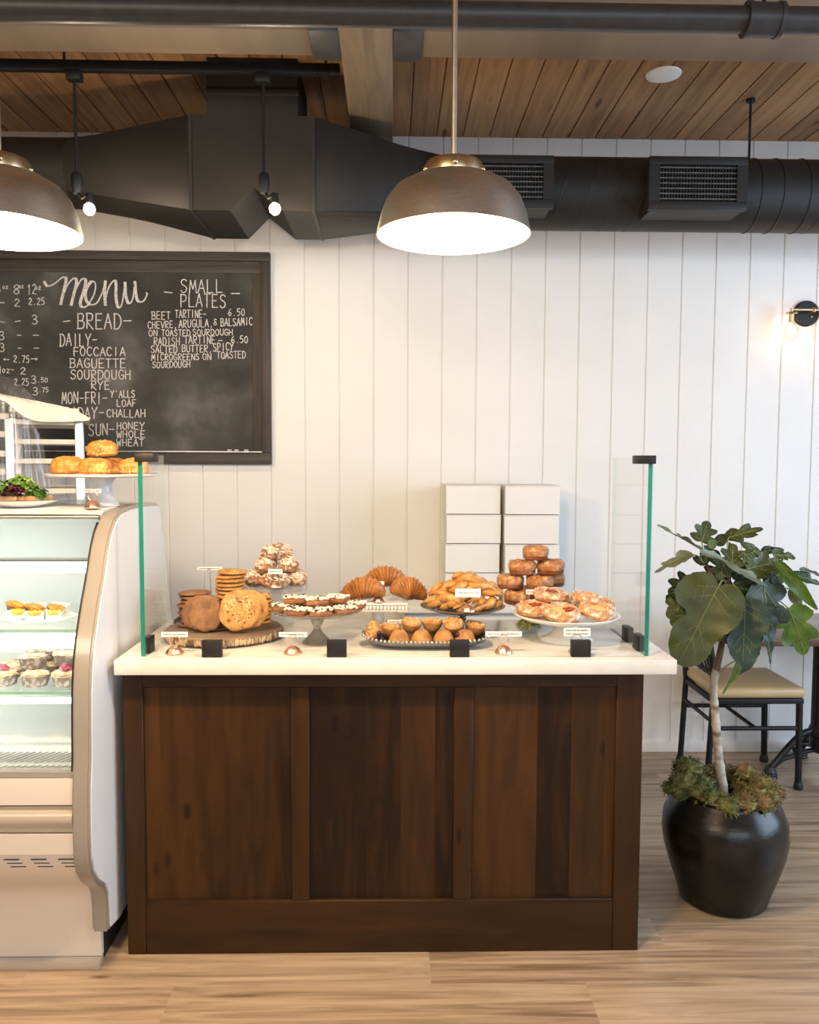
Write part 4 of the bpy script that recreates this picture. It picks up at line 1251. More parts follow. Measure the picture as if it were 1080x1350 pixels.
# ---- log slice and cookies
SLX, SLY, SLT = -.570, 2.775, .034
slab = thing('wood_slab', 'round log slice board with rough bark under the cookies', 'serving board', (SLX, SLY, Z0))
wob = lambda a_, r, z: 1 + .035 * math.sin(2 * a_ + 1) + .02 * noise.noise(Vector((math.cos(a_) * 3, math.sin(a_) * 3, z * 20)))
MB().lathe([(0, .004), (.170, .004), (.186, .008), (.193, .018), (.190, SLT - .004), (.184, SLT), (0, SLT)], seg=90, wob=wob).build('wood_disc', M['slab_top'], slab, angle=30)
m = MB()
rr = random.Random(5)
for i in range(150):
    a_ = 2 * PI * i / 150 + rr.uniform(-.01, .01)
    k = wob(a_, .19, .02) * .190
    h = rr.uniform(.010, .0155)
    m.sphere((k * math.cos(a_), k * math.sin(a_), .018 + rr.uniform(-.002, .001)), 1.0, 1, (.005, .0055, h), .35, 2, i, rot=Rz(a_))
m.build('bark', M['bark'], slab, angle=60)
SZ = Z0 + SLT + .0006


def cookie_proto(name, mat, r, h, amp, bits, label, cat='cookie'):
    t = thing(name, label, cat)
    sd = rnd.random() * 20
    w_ = lambda a_, rad, z: 1 + amp * noise.noise(Vector((math.cos(a_) * 2.2, math.sin(a_) * 2.2, sd + z * 60)))
    m = MB().lathe([(0, 0), (r * .80, 0), (r * .95, h * .16), (r, h * .42), (r * .95, h * .72), (r * .80, h * .90), (r * .4, h), (0, h)], seg=44, wob=w_)
    rr = random.Random(int(sd * 100))
    if bits:
        for i in range(60):
            a_, q = rr.uniform(0, 6.3), r * .9 * math.sqrt(rr.random())
            m.sphere((q * math.cos(a_), q * math.sin(a_), h * (.97 - .28 * (q / r) ** 4)), rr.uniform(.0022, .0048), 1, (1.2, 1, .35), rot=Rz(a_))
    m.build('cookie_disc', mat, t, angle=60)
    if bits:
        m = MB()
        for i in range(70):
            a_, q = rr.uniform(0, 6.3), r * .75 * math.sqrt(rr.random())
            m.sphere((q * math.cos(a_), q * math.sin(a_), h * (1.0 - .25 * (q / r) ** 4)), rr.uniform(.0016, .0042), 1, (1.3, 1, .5), rot=Rz(a_))
        m.build('oat_topping', M['oat_bits'], t)
    return t


def stack(proto, first, x, y, z, n, h, labels, group, jit=.004, scale=1.0):
    for i in range(n):
        lab = labels[n - 1 - i]
        loc = (x + rnd.uniform(-jit, jit), y + rnd.uniform(-jit, jit), z + i * h)
        rot = (rnd.uniform(-.035, .035), rnd.uniform(-.035, .035), rnd.uniform(0, 6))
        if first[0]:
            proto.location, proto.rotation_euler, proto['label'], proto['group'] = loc, rot, lab, group
            proto.scale = (scale,) * 3
            first[0] = False
        else:
            dup(proto, loc, rot, lab, group, scale)


gp = cookie_proto('ginger_cookie', M['ginger_cookie'], .056, .0125, .12, False, '')
fg = [True]
stack(gp, fg, -.674, 2.80, SZ, 9, .0133, [ORD[i] + ' dark ginger cookie in the tall stack by the guard corner' for i in range(9)], 'stacked ginger cookies', .006)
op = cookie_proto('oatmeal_cookie', M['oat_cookie'], .052, .0135, .11, True, '')
fo = [True]
stack(op, fo, -.560, 2.86, SZ, 13, .0142, [ORD[i] + ' oatmeal cookie in the tallest golden stack' for i in range(13)], 'stacked oatmeal cookies', .005)
stack(op, fo, -.470, 2.85, SZ, 7, .0142, [ORD[i] + ' oatmeal cookie in the short stack behind the leaning oat cookie' for i in range(7)], 'stacked oatmeal cookies', .006)
stack(gp, fg, -.590, 2.755, SZ, 6, .0133, [ORD[i] + ' ginger cookie in the middle stack behind the leaning dark cookie' for i in range(6)], 'stacked ginger cookies', .006)


def lean(proto, x, y, tilt, yaw, label, group, s, r):
    # stands on its rim, top face towards the camera, leaning back on the stack
    c = dup(proto, (x, y, SZ + r * s * math.sin(tilt) + .001), (tilt, 0, yaw), label, group, s)
    return c


lean(gp, -.640, 2.712, 1.22, -.12, 'dark ginger cookie leaning behind another at the front', 'leaning cookies', 1.02, .060)
lean(gp, -.612, 2.690, 1.22, .03, 'dark ginger cookie leaning upright at the very front of the board', 'leaning cookies', 1.06, .060)
lean(op, -.478, 2.715, 1.22, .10, 'oat cookie leaning close behind the front oat cookie', 'leaning cookies', 1.30, .056)
lean(op, -.500, 2.690, 1.25, .02, 'big oat cookie with pale sugar bits leaning upright at the front', 'leaning cookies', 1.33, .056)

# grey tray edge beyond the board
o = MB()
o.box(-.09, .09, -.05, .05, 0, .006, .002).box(-.09, .09, .046, .052, .0, .026, .001).box(-.09, -.084, -.05, .05, 0, .020, .001)
o = o.build('baking_tray', M['tray_grey'], loc=(-.705, 3.02, Z0))
tag(o, 'flat grey tray lying behind the log slice board', 'tray')


# ---- cake stands
def stand(label, loc, plate_prof, foot_prof, mat, seg=64, wob=None, name='cake_stand'):
    t = thing(name, label, 'cake stand', loc, group='cake stands')
    MB().lathe(plate_prof, seg=seg, wob=wob).build('plate', mat, t)
    MB().lathe(foot_prof, seg=32).build('foot', mat, t)
    return t


AX, AY, AZ = -.424, 3.005, 1.094
hA = AZ - Z0
stand('scalloped pressed glass cake stand under the almond croissants', (AX, AY, Z0),
      [(0, hA - .010), (.095, hA - .010), (.104, hA - .016), (.110, hA - .016), (.111, hA + .008), (.106, hA + .008), (.102, hA), (0, hA - .001)],
      [(0, 0), (.062, 0), (.064, .006), (.052, .014), (.028, .026), (.021, .040), (.022, .085), (.019, .110), (.024, .130), (.036, hA - .013), (0, hA - .012)], M['clear_glass'], 72,
      lambda a_, r, z: 1 + (.018 * abs(math.sin(12 * a_)) if r > .1 else 0))
BXc, BYc, BZc = -.246, 2.685, 1.058
hB = BZc - Z0
stand('smoky glass pedestal stand under the white topped bars', (BXc, BYc, Z0),
      [(0, hB - .012), (.10, hB - .010), (.145, hB + .001), (.151, hB + .006), (.149, hB + .010), (.10, hB - .002), (0, hB - .004)],
      [(0, 0), (.050, 0), (.052, .004), (.040, .014), (.020, .034), (.011, .048), (.013, .056), (.019, .066), (.026, .090), (.030, hB - .014), (0, hB - .013)], M['smoke_glass'], 72,
      lambda a_, r, z: 1 + (.012 * math.sin(26 * a_) if r > .14 else 0))
CXc, CYc, CZc = -.048, 2.90, 1.060
hC = CZc - Z0
ct = thing('cake_stand', 'square white lace edged cake stand under the croissants', 'cake stand', (CXc, CYc, Z0), (0, 0, 0), 'cake stands')
m = MB().box(-.105, .105, -.085, .085, hC - .010, hC, .004)
m.build('plate', M['porcelain'], ct)
m = MB()
for s in (-1, 1):
    for i in range(17):
        m.lathe([(.0035, 0), (.0055, .006), (.0055, .012), (.0035, .016)], (-.1 + .0125 * i, s * .083, hC - .026), 10)
    m.box(-.105, .105, s * .083 - .002, s * .083 + .002, hC - .030, hC - .026)
    m.box(s * .103 - .002, s * .103 + .002, -.083, .083, hC - .030, hC - .008)
m.build('lace_edge', M['porcelain'], ct)
MB().lathe([(0, 0), (.055, 0), (.056, .006), (.042, .014), (.026, .03), (.022, .06), (.028, hC - .02), (.04, hC - .010), (0, hC - .010)], seg=32).build('foot', M['porcelain'], ct)
DX, DYc, DZc = .244, 2.79, 1.050
hD = DZc - Z0
stand('low domed pewter pedestal stand under the golden twists', (DX, DYc, Z0),
      [(0, hD - .020), (.05, hD - .019), (.11, hD - .008), (.142, hD + .004), (.146, hD + .007), (.142, hD + .009), (.10, hD - .003), (0, hD - .010)],
      [(0, 0), (.048, 0), (.048, .005), (.030, .012), (.013, .026), (.009, .05), (.014, .060), (.010, .066), (.020, .074), (.020, hD - .021), (0, hD - .02)], M['steel_dull'])
EX, EY, EZ = .518, 2.992, 1.028
hE = EZ - Z0
stand('clear glass pedestal stand under the caramel pastry pile', (EX, EY, Z0),
      [(0, hE - .008), (.08, hE - .007), (.096, hE + .002), (.098, hE + .005), (.094, hE + .005), (.08, hE), (0, hE)],
      [(0, 0), (.060, 0), (.060, .005), (.03, .016), (.018, .035), (.022, .06), (.03, hE - .008), (0, hE - .008)], M['clear_glass'])
FX, FYc, FZ = .590, 2.73, 1.028
hF = FZ - Z0
stand('glossy white ceramic stand under the sugared buns', (FX, FYc, Z0),
      [(0, hF - .010), (.09, hF - .010), (.155, hF - .002), (.176, hF + .008), (.178, hF + .012), (.174, hF + .014), (.15, hF + .006), (.09, hF), (0, hF)],
      [(0, 0), (.088, 0), (.089, .004), (.070, .012), (.050, .024), (.042, .040), (.042, hF - .018), (.060, hF - .010), (0, hF - .01)], M['porcelain'])


# ---- croissants
def croissant(mat, label, loc, rot, s, group, arcspan=2.2, R=.060, fat=.030, name='croissant'):
    t = thing(name, label, 'croissant', loc, rot, group)
    rings = []
    n = 120
    for i in range(n + 1):
        u = i / n * 2 - 1
        a_ = u * arcspan / 2
        c = Vector((R * 1.25 * math.sin(a_), R * (1 - math.cos(a_)) * -1, 0))
        d = Vector((math.cos(a_) * 1.25, -math.sin(a_), 0)).normalized()
        side = Vector((d.y, -d.x, 0))
        env = fat * (max(0.0, 1 - abs(u) ** 1.8)) ** .72 + .0035
        step = (abs(u) * 7.0 + .5 + .12 * math.sin(loc[0] * 90)) % 1.0
        k = env * (1.10 - .24 * step ** 1.5)
        ring = []
        for q in range(22):
            b = 2 * PI * q / 22
            nz = 1 + .05 * noise.noise(Vector((u * 5, math.cos(b) * 2, math.sin(b) * 2 + loc[0] * 30)))
            ring.append((c + side * (k * 1.08 * nz * math.cos(b)) + Vector((0, 0, k * nz * math.sin(b) + fat * .86))) * s)
        rings.append(ring)
    if rot[0] < .5:
        for r in rings:
            for p in r:
                p.z = max(p.z, 0)
    MB().rings(rings).build('crescent', mat, t, angle=60)
    return t


cgp = 'plain croissants'
croissant(M['croissant'], 'plain croissant with its tapering end at the front of the square stand', (-.098, 2.865, CZc + .034), (1.0, -.16, -.12), 1.0, cgp, 2.6, .060, .032)
croissant(M['croissant'], 'plain croissant perched behind its neighbours', (-.030, 2.955, CZc + .062), (1.05, -.10, .12), 1.0, cgp, 2.5, .060, .032)
croissant(M['croissant'], 'plain croissant beside the small card, one horn pointing down', (.050, 2.872, CZc + .030), (.95, .22, .25), 1.0, cgp, 2.4, .052, .033)


def almond(label, loc, rot, s):
    t = croissant(M['almond_crust'], label, loc, rot, s, 'sugared almond croissants', 1.5, .066, .030, 'almond_croissant')
    m = MB()
    rr = random.Random(int(abs(loc[0] * 9000) + loc[2] * 700))
    for i in range(80):
        u, b = rr.uniform(-.75, .75), rr.uniform(.15, PI - .15)
        a_ = u * .75
        e = .031 * (1 - abs(u) ** 2.2) ** .62
        side = Vector((-math.sin(a_), -math.cos(a_), 0))
        p = Vector((.0825 * math.sin(a_), -.066 * (1 - math.cos(a_)), .0258)) + side * (e * 1.08 * math.cos(b)) + Vector((0, 0, e * math.sin(b)))
        m.sphere(p * s, rr.uniform(.004, .009) * s, 1, (1.3, .9, .4), .3, 2, i, rot=Rz(rr.uniform(0, 3)) @ Rx((PI / 2 - b) * .8))
    m.build('almond_sugar', M['sugar'], t, angle=60)


az = AZ + .0006
almond('sugared almond croissant at the cookie side of the glass stand', (AX - .072, AY - .012, az), (0, -.1, 1.2), .98)
almond('sugared almond croissant in the middle front of the glass stand', (AX + .004, AY - .068, az), (0, 0, .15), .95)
almond('sugared almond croissant at the wide end of the glass stand', (AX + .074, AY + .002, az), (0, .1, -1.25), .98)
almond('sugared almond croissant hidden at the back of the glass stand', (AX, AY + .045, az), (0, 0, .4), .9)
almond('sugared almond croissant in the upper layer nearer the bars', (AX + .046, AY - .015, az + .050), (.05, .10, 1.9), .95)
almond('sugared almond croissant in the upper layer nearer the cookies', (AX - .036, AY - .012, az + .050), (.05, -.10, 1.2), .95)
almond('sugared almond croissant on the very top of the pile', (AX + .004, AY - .005, az + .094), (.06, -.04, .12), 1.0)

# ---- bars on the smoky stand
bz = BZc - .0035


def bar(label, x, y, z, rz, w=.072, d=.058):
    t = thing('berry_bar', label, 'cake bar', (x, y, z), (rnd.uniform(-.04, .04), rnd.uniform(-.05, .05), rz), 'white topped berry bars')
    MB().box(-w / 2, w / 2, -d / 2, d / 2, 0, .015, .004).build('bar_base', M['bar_base'], t)
    m, mbr = MB(), MB()
    rr = random.Random(int(x * 5000 + y * 900))
    for i in range(80):
        p = (rr.uniform(-w / 2, w / 2) * .95, rr.uniform(-d / 2, d / 2) * .95, .016 + rr.uniform(0, .005))
        m.sphere(p, rr.uniform(.004, .0085), 1, (1, .9, .6), .4, 2, i, rot=Rz(i))
    for i in range(6):
        mbr.sphere((rr.uniform(-w / 2, w / 2) * .9, rr.uniform(-d / 2, d / 2) * .95, .0215), rr.uniform(.004, .006), 1, (1.2, 1, .7))
    m.build('white_crumble', M['sugar'], t, angle=60)
    mbr.build('berry_bits', M['berry'], t)


for lab, x, y, z, r in (('berry bar at the cookie end of the smoky stand', -.355, 2.675, .008, .3), ('berry bar at the front of the smoky stand near the cookies', -.300, 2.605, .006, -.35), ('berry bar at the front middle of the smoky stand', -.225, 2.590, .006, .12),
                        ('berry bar at the front of the smoky stand near the tray', -.155, 2.625, .008, .5), ('berry bar at the far end of the smoky stand', -.125, 2.70, .010, -.2),
                        ('berry bar at the back of the smoky stand under the glass foot', -.295, 2.755, .007, .2), ('berry bar at the back of the smoky stand', -.205, 2.765, .007, -.3),
                        ('berry bar stacked above the cookie end of the heap', -.315, 2.675, .033, -.1), ('berry bar stacked above the middle of the heap', -.245, 2.655, .031, .25), ('berry bar stacked above the tray end of the heap', -.180, 2.69, .032, -.35)):
    bar(lab, x, y, bz + z, r)


# ---- golden twists
def twist(label, p0, p1, r, grp='golden pastry twists'):
    p0, p1 = Vector(p0), Vector(p1)
    c = (p0 + p1) / 2
    t = thing('pastry_twist', label, 'pastry', c, group=grp)
    d = (p1 - p0)
    L = d.length
    d.normalize()
    up = Vector((0, 0, 1))
    s = d.cross(up).normalized(); v = s.cross(d)
    m = MB()
    for k in range(2):
        pts, rad = [], []
        for i in range(25):
            u = i / 24
            a_ = u * 7.5 + k * PI
            e = math.sin(PI * min(max(u, .04), .96)) ** .45
            pts.append(d * ((u - .5) * L) + s * (r * .62 * e * math.cos(a_)) + v * (r * .55 * e * math.sin(a_)))
            rad.append(r * .68 * e * (1 + .08 * noise.noise(Vector((u * 6, k, p0.x * 40)))))
        m.tube(pts, rad, 14)
    m.build('twisted_dough', M['twist'], t, angle=70)


dz0 = DZc + .018
for i, (lab, A, B, r) in enumerate((
        ('golden twist lying lowest at the croissant side of the pewter stand', (.112, 2.80, dz0 - .002), (.215, 2.735, dz0), .021),
        ('golden twist lying on the slope beside the small card', (.150, 2.80, dz0 + .030), (.228, 2.705, dz0 + .002), .022),
        ('golden twist running along the front under the card', (.205, 2.70, dz0 - .004), (.315, 2.715, dz0 - .002), .018),
        ('golden twist lowest at the caramel pastry side of the pewter stand', (.285, 2.73, dz0), (.380, 2.80, dz0), .022),
        ('golden twist along the back of the pewter stand', (.16, 2.875, dz0 + .004), (.33, 2.88, dz0 + .004), .022),
        ('golden twist filling the middle of the pewter stand', (.18, 2.80, dz0 + .014), (.32, 2.805, dz0 + .012), .022),
        ('golden twist sloping down to the croissants in the upper layer', (.232, 2.82, dz0 + .062), (.128, 2.835, dz0 + .022), .021),
        ('golden twist in the upper layer just above the card', (.185, 2.775, dz0 + .055), (.285, 2.775, dz0 + .050), .021),
        ('long golden twist sloping down towards the caramel pastries', (.245, 2.785, dz0 + .082), (.372, 2.76, dz0 + .028), .020),
        ('golden twist on the crest of the heap', (.21, 2.845, dz0 + .078), (.31, 2.835, dz0 + .074), .021),
        ('golden twist behind the long sloping one', (.285, 2.835, dz0 + .072), (.385, 2.83, dz0 + .026), .019))):
    twist(lab, A, B, r)


# ---- caramel pastries
def kouign(label, loc, rot, s=1.0):
    t = thing('caramel_pastry', label, 'pastry', loc, rot, 'round caramel pastries')
    sd = loc[0] * 31 + loc[2] * 17
    w_ = lambda a_, r, z: 1 + .10 * noise.noise(Vector((math.cos(a_) * 1.6, math.sin(a_) * 1.6, sd + z * 25))) + .035 * math.sin(5 * a_ + sd)
    MB().lathe([(0, 0), (.034 * s, 0), (.038 * s, .004 * s), (.0385 * s, .012 * s), (0, .012 * s)], seg=40, wob=w_).build('dark_base', M['kouign_dark'], t)
    m = MB().lathe([(0, .011 * s), (.037 * s, .011 * s), (.040 * s, .016 * s), (.0405 * s, .028 * s), (.037 * s, .036 * s), (.027 * s, .039 * s), (.018 * s, .034 * s), (.008 * s, .031 * s), (0, .031 * s)], seg=48, wob=w_)
    for i in range(5):
        a_ = i * 2 * PI / 5 + sd
        m.sphere((.026 * s * math.cos(a_), .026 * s * math.sin(a_), .033 * s), .013 * s, 2, (1, 1.35, .62), .25, 2, i + sd, rot=Rz(a_))
    m.build('folded_top', M['kouign'], t, angle=60)


ez = EZ + .0056
for lab, dx, dy, z, s in (
        ('caramel pastry low on the twist side of the glass stand', -.056, -.035, 0, 1.26), ('caramel pastry low at the front behind the sugared buns', .052, -.035, 0, 1.26),
        ('caramel pastry low at the back of the glass stand', .0, .062, 0, 1.2),
        ('caramel pastry in the second layer next to the twists', -.082, -.008, .0525, 1.25), ('caramel pastry in the second layer above the small card', .022, -.030, .0525, 1.28), ('caramel pastry in the second layer at the window side', .084, .062, .0525, 1.2),
        ('caramel pastry in the third layer nearer the twists', -.042, -.018, .106, 1.28), ('caramel pastry in the third layer nearer the window', .066, -.004, .106, 1.28), ('single caramel pastry on top of the pile', .008, -.010, .160, 1.22)):
    kouign(lab, (EX + dx, EY + dy, ez + z), (rnd.uniform(-.05, .05), rnd.uniform(-.05, .05), rnd.uniform(0, 6)), s)


# ---- sugared buns
def bun(label, loc, rot, fill, s=1.0, off=(0, 0)):
    t = thing('sugared_bun', label, 'bun', loc, rot, 'sugared fruit buns')
    sd = loc[0] * 13 + loc[1] * 29
    w_ = lambda a_, r, z: 1 + .05 * noise.noise(Vector((math.cos(a_) * 1.5, math.sin(a_) * 1.5, sd)))
    MB().lathe([(0, 0), (.042 * s, 0), (.058 * s, .007 * s), (.063 * s, .018 * s), (.059 * s, .030 * s), (.048 * s, .037 * s), (.038 * s, .036 * s), (.032 * s, .028 * s), (0, .026 * s)], seg=48, wob=w_).build('dough_ring', M['brioche'], t)
    m = MB().sphere((0, 0, .026 * s), .034 * s, 3, (1, 1, .20), .1, 2, sd)
    f = m.build('custard_filling', M['custard'], t)
    if fill:
        m = MB()
        for i in range(5):
            a_ = i * 1.3
            m.sphere((off[0] + .011 * math.cos(a_), off[1] + .010 * math.sin(a_), .033 * s), .0115 * s, 2, (1.2, .8, .45), .3, 2, i, rot=Rz(a_))
        m.build('fruit_filling', M['jam'], t)
    m = MB()
    rr = random.Random(int(abs(sd) * 1000))
    for i in range(90):
        a_, q = rr.uniform(0, 6.3), rr.uniform(.036, .061) * s
        z = (.037 - 22 * (q / s - .048) ** 2 * 1.6) * s
        m.sphere((q * math.cos(a_), q * math.sin(a_), z), rr.uniform(.0009, .0022), 1)
    m.build('sugar_crust', M['sugar'], t)


fz = FZ + .0075
bun('sugared bun with red jam at the caramel pastry side of the white stand', (FX - .113, FYc - .010, fz + .006), (.10, -.06, .2), True, .96, (.004, -.004))
bun('sugared bun with custard and one fruit piece at the front of the white stand', (FX - .040, FYc - .108, fz + .010), (.20, 0, .1), True, .98, (.022, -.008))
bun('sugared bun with a plain custard middle beside the front fruit one', (FX + .080, FYc - .084, fz + .011), (.22, .04, .4), False, .97)
bun('sugared bun at the window end of the white stand', (FX + .115, FYc + .040, fz + .011), (.20, .10, .2), False, .95)
bun('sugared bun low at the back of the white stand', (FX + .005, FYc + .112, fz), (.03, .03, .3), False, .95)
bun('sugared bun with red jam resting on top at the back', (FX - .048, FYc + .038, fz + .042), (.12, .02, .8), True, .98)
bun('sugared bun half hidden in the middle behind the custard ones', (FX + .064, FYc - .008, fz + .040), (.16, .06, .9), False, .9)

# ---- beaded tray and muffins
ty = thing('beaded_tray', 'long boat shaped pewter tray with a beaded rim', 'tray', (.115, 2.645, Z0))


def oval(w, d, z, n=56, p=3.0):
    out = []
    for i in range(n):
        a_ = 2 * PI * i / n
        c_, s_ = math.cos(a_), math.sin(a_)
        q = 1 / (abs(c_) ** p + abs(s_) ** p) ** (1 / p)
        out.append(Vector((w * q * c_, d * q * s_, z + .010 * (q * c_) ** 4 * (z > .02))))
    return out


MB().rings([oval(.120, .045, 0), oval(.150, .060, .004), oval(.185, .078, .016), oval(.205, .088, .026), oval(.212, .091, .028), oval(.203, .086, .0285), oval(.183, .076, .018), oval(.148, .058, .0075), oval(.118, .043, .006)]).build('dish', M['steel_dull'], ty)
m = MB()
ov = oval(.208, .089, .030, 300)
acc = 0
last = ov[0]
m.sphere(last, .0050, 2)
for p in ov[1:]:
    acc += (p - last).length
    last = p
    if acc > .0125:
        m.sphere(p, .0050, 2)
        acc = 0
m.build('beaded_rim', M['steel'], ty)


def muffin(label, loc, rot, kind):
    t = thing('crumble_muffin', label, 'muffin', loc, rot, 'crumble topped muffins')
    MB().lathe([(0, 0), (.010, .0005), (.018, .003), (.024, .009), (.029, .018), (.033, .028), (.0345, .032), (.0345, .035), (.029, .040), (0, .042)], seg=36, wob=lambda a_, r, z: 1 + .03 * noise.noise(Vector((math.cos(a_) * 2, math.sin(a_) * 2, loc[0] * 40 + z * 30)))).build('muffin_body', M['muffin'], t)
    rr = random.Random(int(loc[0] * 7000 + loc[2] * 100))
    m = MB()
    for i in range(70):
        a_, q = rr.uniform(0, 6.3), .029 * math.sqrt(rr.random())
        m.sphere((q * math.cos(a_), q * math.sin(a_), .042 - q * .08), rr.uniform(.0025, .006), 1, (1, 1, .8), .3, 2, i)
    m.build('crumble_top', M['crumble'], t, angle=60)
    if kind:
        m = MB()
        for i in range(3):
            m.sphere((.024 + .003 * i, -.014 + .011 * i, .014 + .004 * i), .011, 2, (.6, 1, .9), .2, 2, i, rot=Rz(-.3))
        m.build('berry_patch', M['berry'], t)


tz = Z0 + .0085
UP_ = PI * .93
for lab, x, y, z, rot, k in (
        ('muffin lying on its side, dark berry patch showing, in the beaded tray', -.036, 2.635, .034, (1.25, .25, -1.2), True),
        ('upside down muffin low at the berry end of the beaded tray', .025, 2.620, .0485, (PI, 0, 0), False),
        ('upside down muffin low below the first crumble top', .097, 2.618, .0485, (PI, 0, 1), False),
        ('upside down muffin low in the middle of the beaded tray', .168, 2.618, .0485, (PI, 0, 2), False),
        ('upside down muffin low beside the black base clip', .238, 2.622, .0485, (PI, 0, 3), True),
        ('muffin showing its crumble top in the upper row near the berry end', .062, 2.672, .030, (.18, .05, .3), False),
        ('muffin standing level in the middle of the upper row', .133, 2.682, .028, (.02, .04, 1), False),
        ('muffin tilted forward with a pale crumble top above the black base clip', .203, 2.668, .032, (.42, -.05, 0), False),
        ('muffin with a flat golden top at the card end of the beaded tray', .272, 2.684, .018, (.14, .10, .5), True),
        ('muffin at the back corner of the berry end of the beaded tray', -.008, 2.70, .006, (.05, .15, .2), False)):
    muffin(lab, (x, y, tz + z), rot, k)

# ---- small dish of yellow green sweets
sd_ = thing('small_glass_dish', 'little glass dish of yellow green sweets under the buns', 'dish', (.485, 2.86, Z0))
MB().lathe([(0, 0), (.030, 0), (.046, .016), (.050, .030), (.047, .030), (.043, .017), (.028, .004), (0, .004)], seg=36).build('dish', M['clear_glass'], sd_)
st_ = MB()
rr = random.Random(11)
for i in range(120):
    a_, q = rr.uniform(0, 6.3), .042 * math.sqrt(rr.random())
    st_.sphere((q * math.cos(a_), q * math.sin(a_), .014 + rr.uniform(0, .016) + .012 * (1 - (q / .042) ** 2)), rr.uniform(.004, .007), 1)
st_.build('sweets', M['dish_yellow'], sd_)['kind'] = 'stuff'


# ---- card holders
def card_holder(label, loc, cw_, chh, rz=0.0, rows=1, tilt=-.05, s=1.0):
    t = thing('card_holder', label, 'card holder', loc, (0, 0, rz), 'copper bell card holders')
    MB().lathe([(0, 0), (.027 * s, 0), (.0275 * s, .002), (.026 * s, .006 * s), (.020 * s, .016 * s), (.010 * s, .023 * s), (.004 * s, .0255 * s), (0, .026 * s)], seg=36, wob=lambda a_, r, z: 1 + .03 * math.sin(8 * a_)).build('bell_base', M['copper'], t)
    pts = [(.0165 * s * math.cos(a_), 0, .0415 * s + .0165 * s * math.sin(a_)) for a_ in [2 * PI * i / 28 for i in range(28)]]
    MB().tube(pts, .0013 * s, 8, closed=True).tube([(p[0], .0035, p[2]) for p in pts], .0013 * s, 8, closed=True).build('wire_ring', M['copper'], t)
    z0 = .052 * s
    c = MB().box(-cw_ / 2, cw_ / 2, .0009, .0026, z0, z0 + chh, rot=Rx(tilt)).build('card', M['paper'], t, smooth=False)
    m = MB()
    rr = random.Random(int(abs(loc[0]) * 7777))
    for r in range(rows):
        x = -cw_ * .42
        zc = z0 + chh * (1 - (r + .62) / (rows + .25))
        while x < cw_ * .40:
            w_ = rr.uniform(.0014, .0034)
            m.box(x, x + w_, .0003, .0009, zc - .0016, zc + rr.uniform(.0004, .0018))
            x += w_ + rr.choice((.0008, .0008, .0008, .003))
    m.build('printed_line', M['ink'], c, smooth=False)


card_holder('copper bell card holder in front of the log slice by the guard corner', (-.675, 2.535, Z0), .082, .016, .0)
card_holder('copper bell card holder between the log slice and the smoky stand', (-.308, 2.535, Z0), .088, .015, -.05)
card_holder('copper bell card holder at the pointed end of the beaded tray', (.352, 2.54, Z0), .115, .016, .0)
card_holder('copper bell card holder behind the black clip below the white stand', (.585, 2.545, Z0), .085, .026, 0, 2)
card_holder('copper bell card holder resting on the pewter stand in front of the twists', (.250, 2.665, DZc + .009), .084, .028, .0, 1, -.1, .9)
card_holder('copper bell card holder on the square stand between the croissants', (-.046, 2.833, CZc + .0005), .040, .030, .15, 1, -.1, .8)
card_holder('copper bell card holder in front of the almond croissants', (AX + .012, AY - .113, AZ + .0085), .050, .018, .0, 1, -.1, .9)
card_holder('copper bell card holder behind the crumble muffins', (.012, 2.745, Z0), .05, .012, .1, 1, -.1, 1.0)
card_holder('copper bell card holder below the marbled stand on the display case', (-.955, 2.635, TOPZ), .058, .011, -.15, 1, -.1, .95)
card_holder('copper bell card holder in front of the caramel pastries', (.505, 2.905, EZ + .0056), .048, .018, .0, 1, -.1, .8)


def wire_card(label, loc, h, cw_, chh):
    t = thing('wire_card_stand', label, 'card holder', loc, group=None)
    MB().lathe([(0, 0), (.02, 0), (.018, .004), (0, .005)], seg=24).build('wire_base', M['steel'], t)
    MB().tube([(0, 0, .003), (-.006, 0, h * .5), (-.012, 0, h - .014)], .0012, 8).tube([(-.012 + .007 * math.cos(2 * PI * i / 18), 0, h - .007 + .007 * math.sin(2 * PI * i / 18)) for i in range(18)], .001, 6, closed=True).build('wire_stem', M['steel'], t)
    c = MB().box(-.012 - cw_ / 2, -.012 + cw_ / 2, .0015, .003, h - .004, h - .004 + chh).build('card', M['paper'], t, smooth=False)
    m = MB()
    x = -.012 - cw_ * .42
    while x < -.012 + cw_ * .4:
        m.box(x, x + .0024, .0009, .0015, h - .004 + chh * .35, h - .004 + chh * .6)
        x += .0035
    m.build('printed_line', M['ink'], c, smooth=False)


wire_card('tall wire stem card stand behind the golden cookie stack', (-.640, 2.93, Z0), at(270, 750, 2.93).z - Z0, .088, .011)

# ================================================================== FIG TREE
TX, TY = 1.185, 2.815
tree = thing('potted_fig_tree', 'fig tree with lobed leaves in a dark round pot topped with moss', 'potted plant', (TX, TY, 0))
MB().lathe([(0, 0), (.138, 0), (.150, .008), (.162, .05), (.186, .12), (.206, .19), (.2135, .245), (.209, .30), (.190, .345), (.166, .372), (.163, .382), (.168, .394), (.164, .400), (.156, .396), (.150, .37), (.17, .30), (0, .30)], seg=72).build('pot', M['pot'], tree)
MB().lathe([(0, .36), (.05, .362), (.10, .366), (.152, .37), (.15, .34), (0, .33)], seg=40, wob=lambda a_, r, z: 1).build('soil', M['soil'], tree)


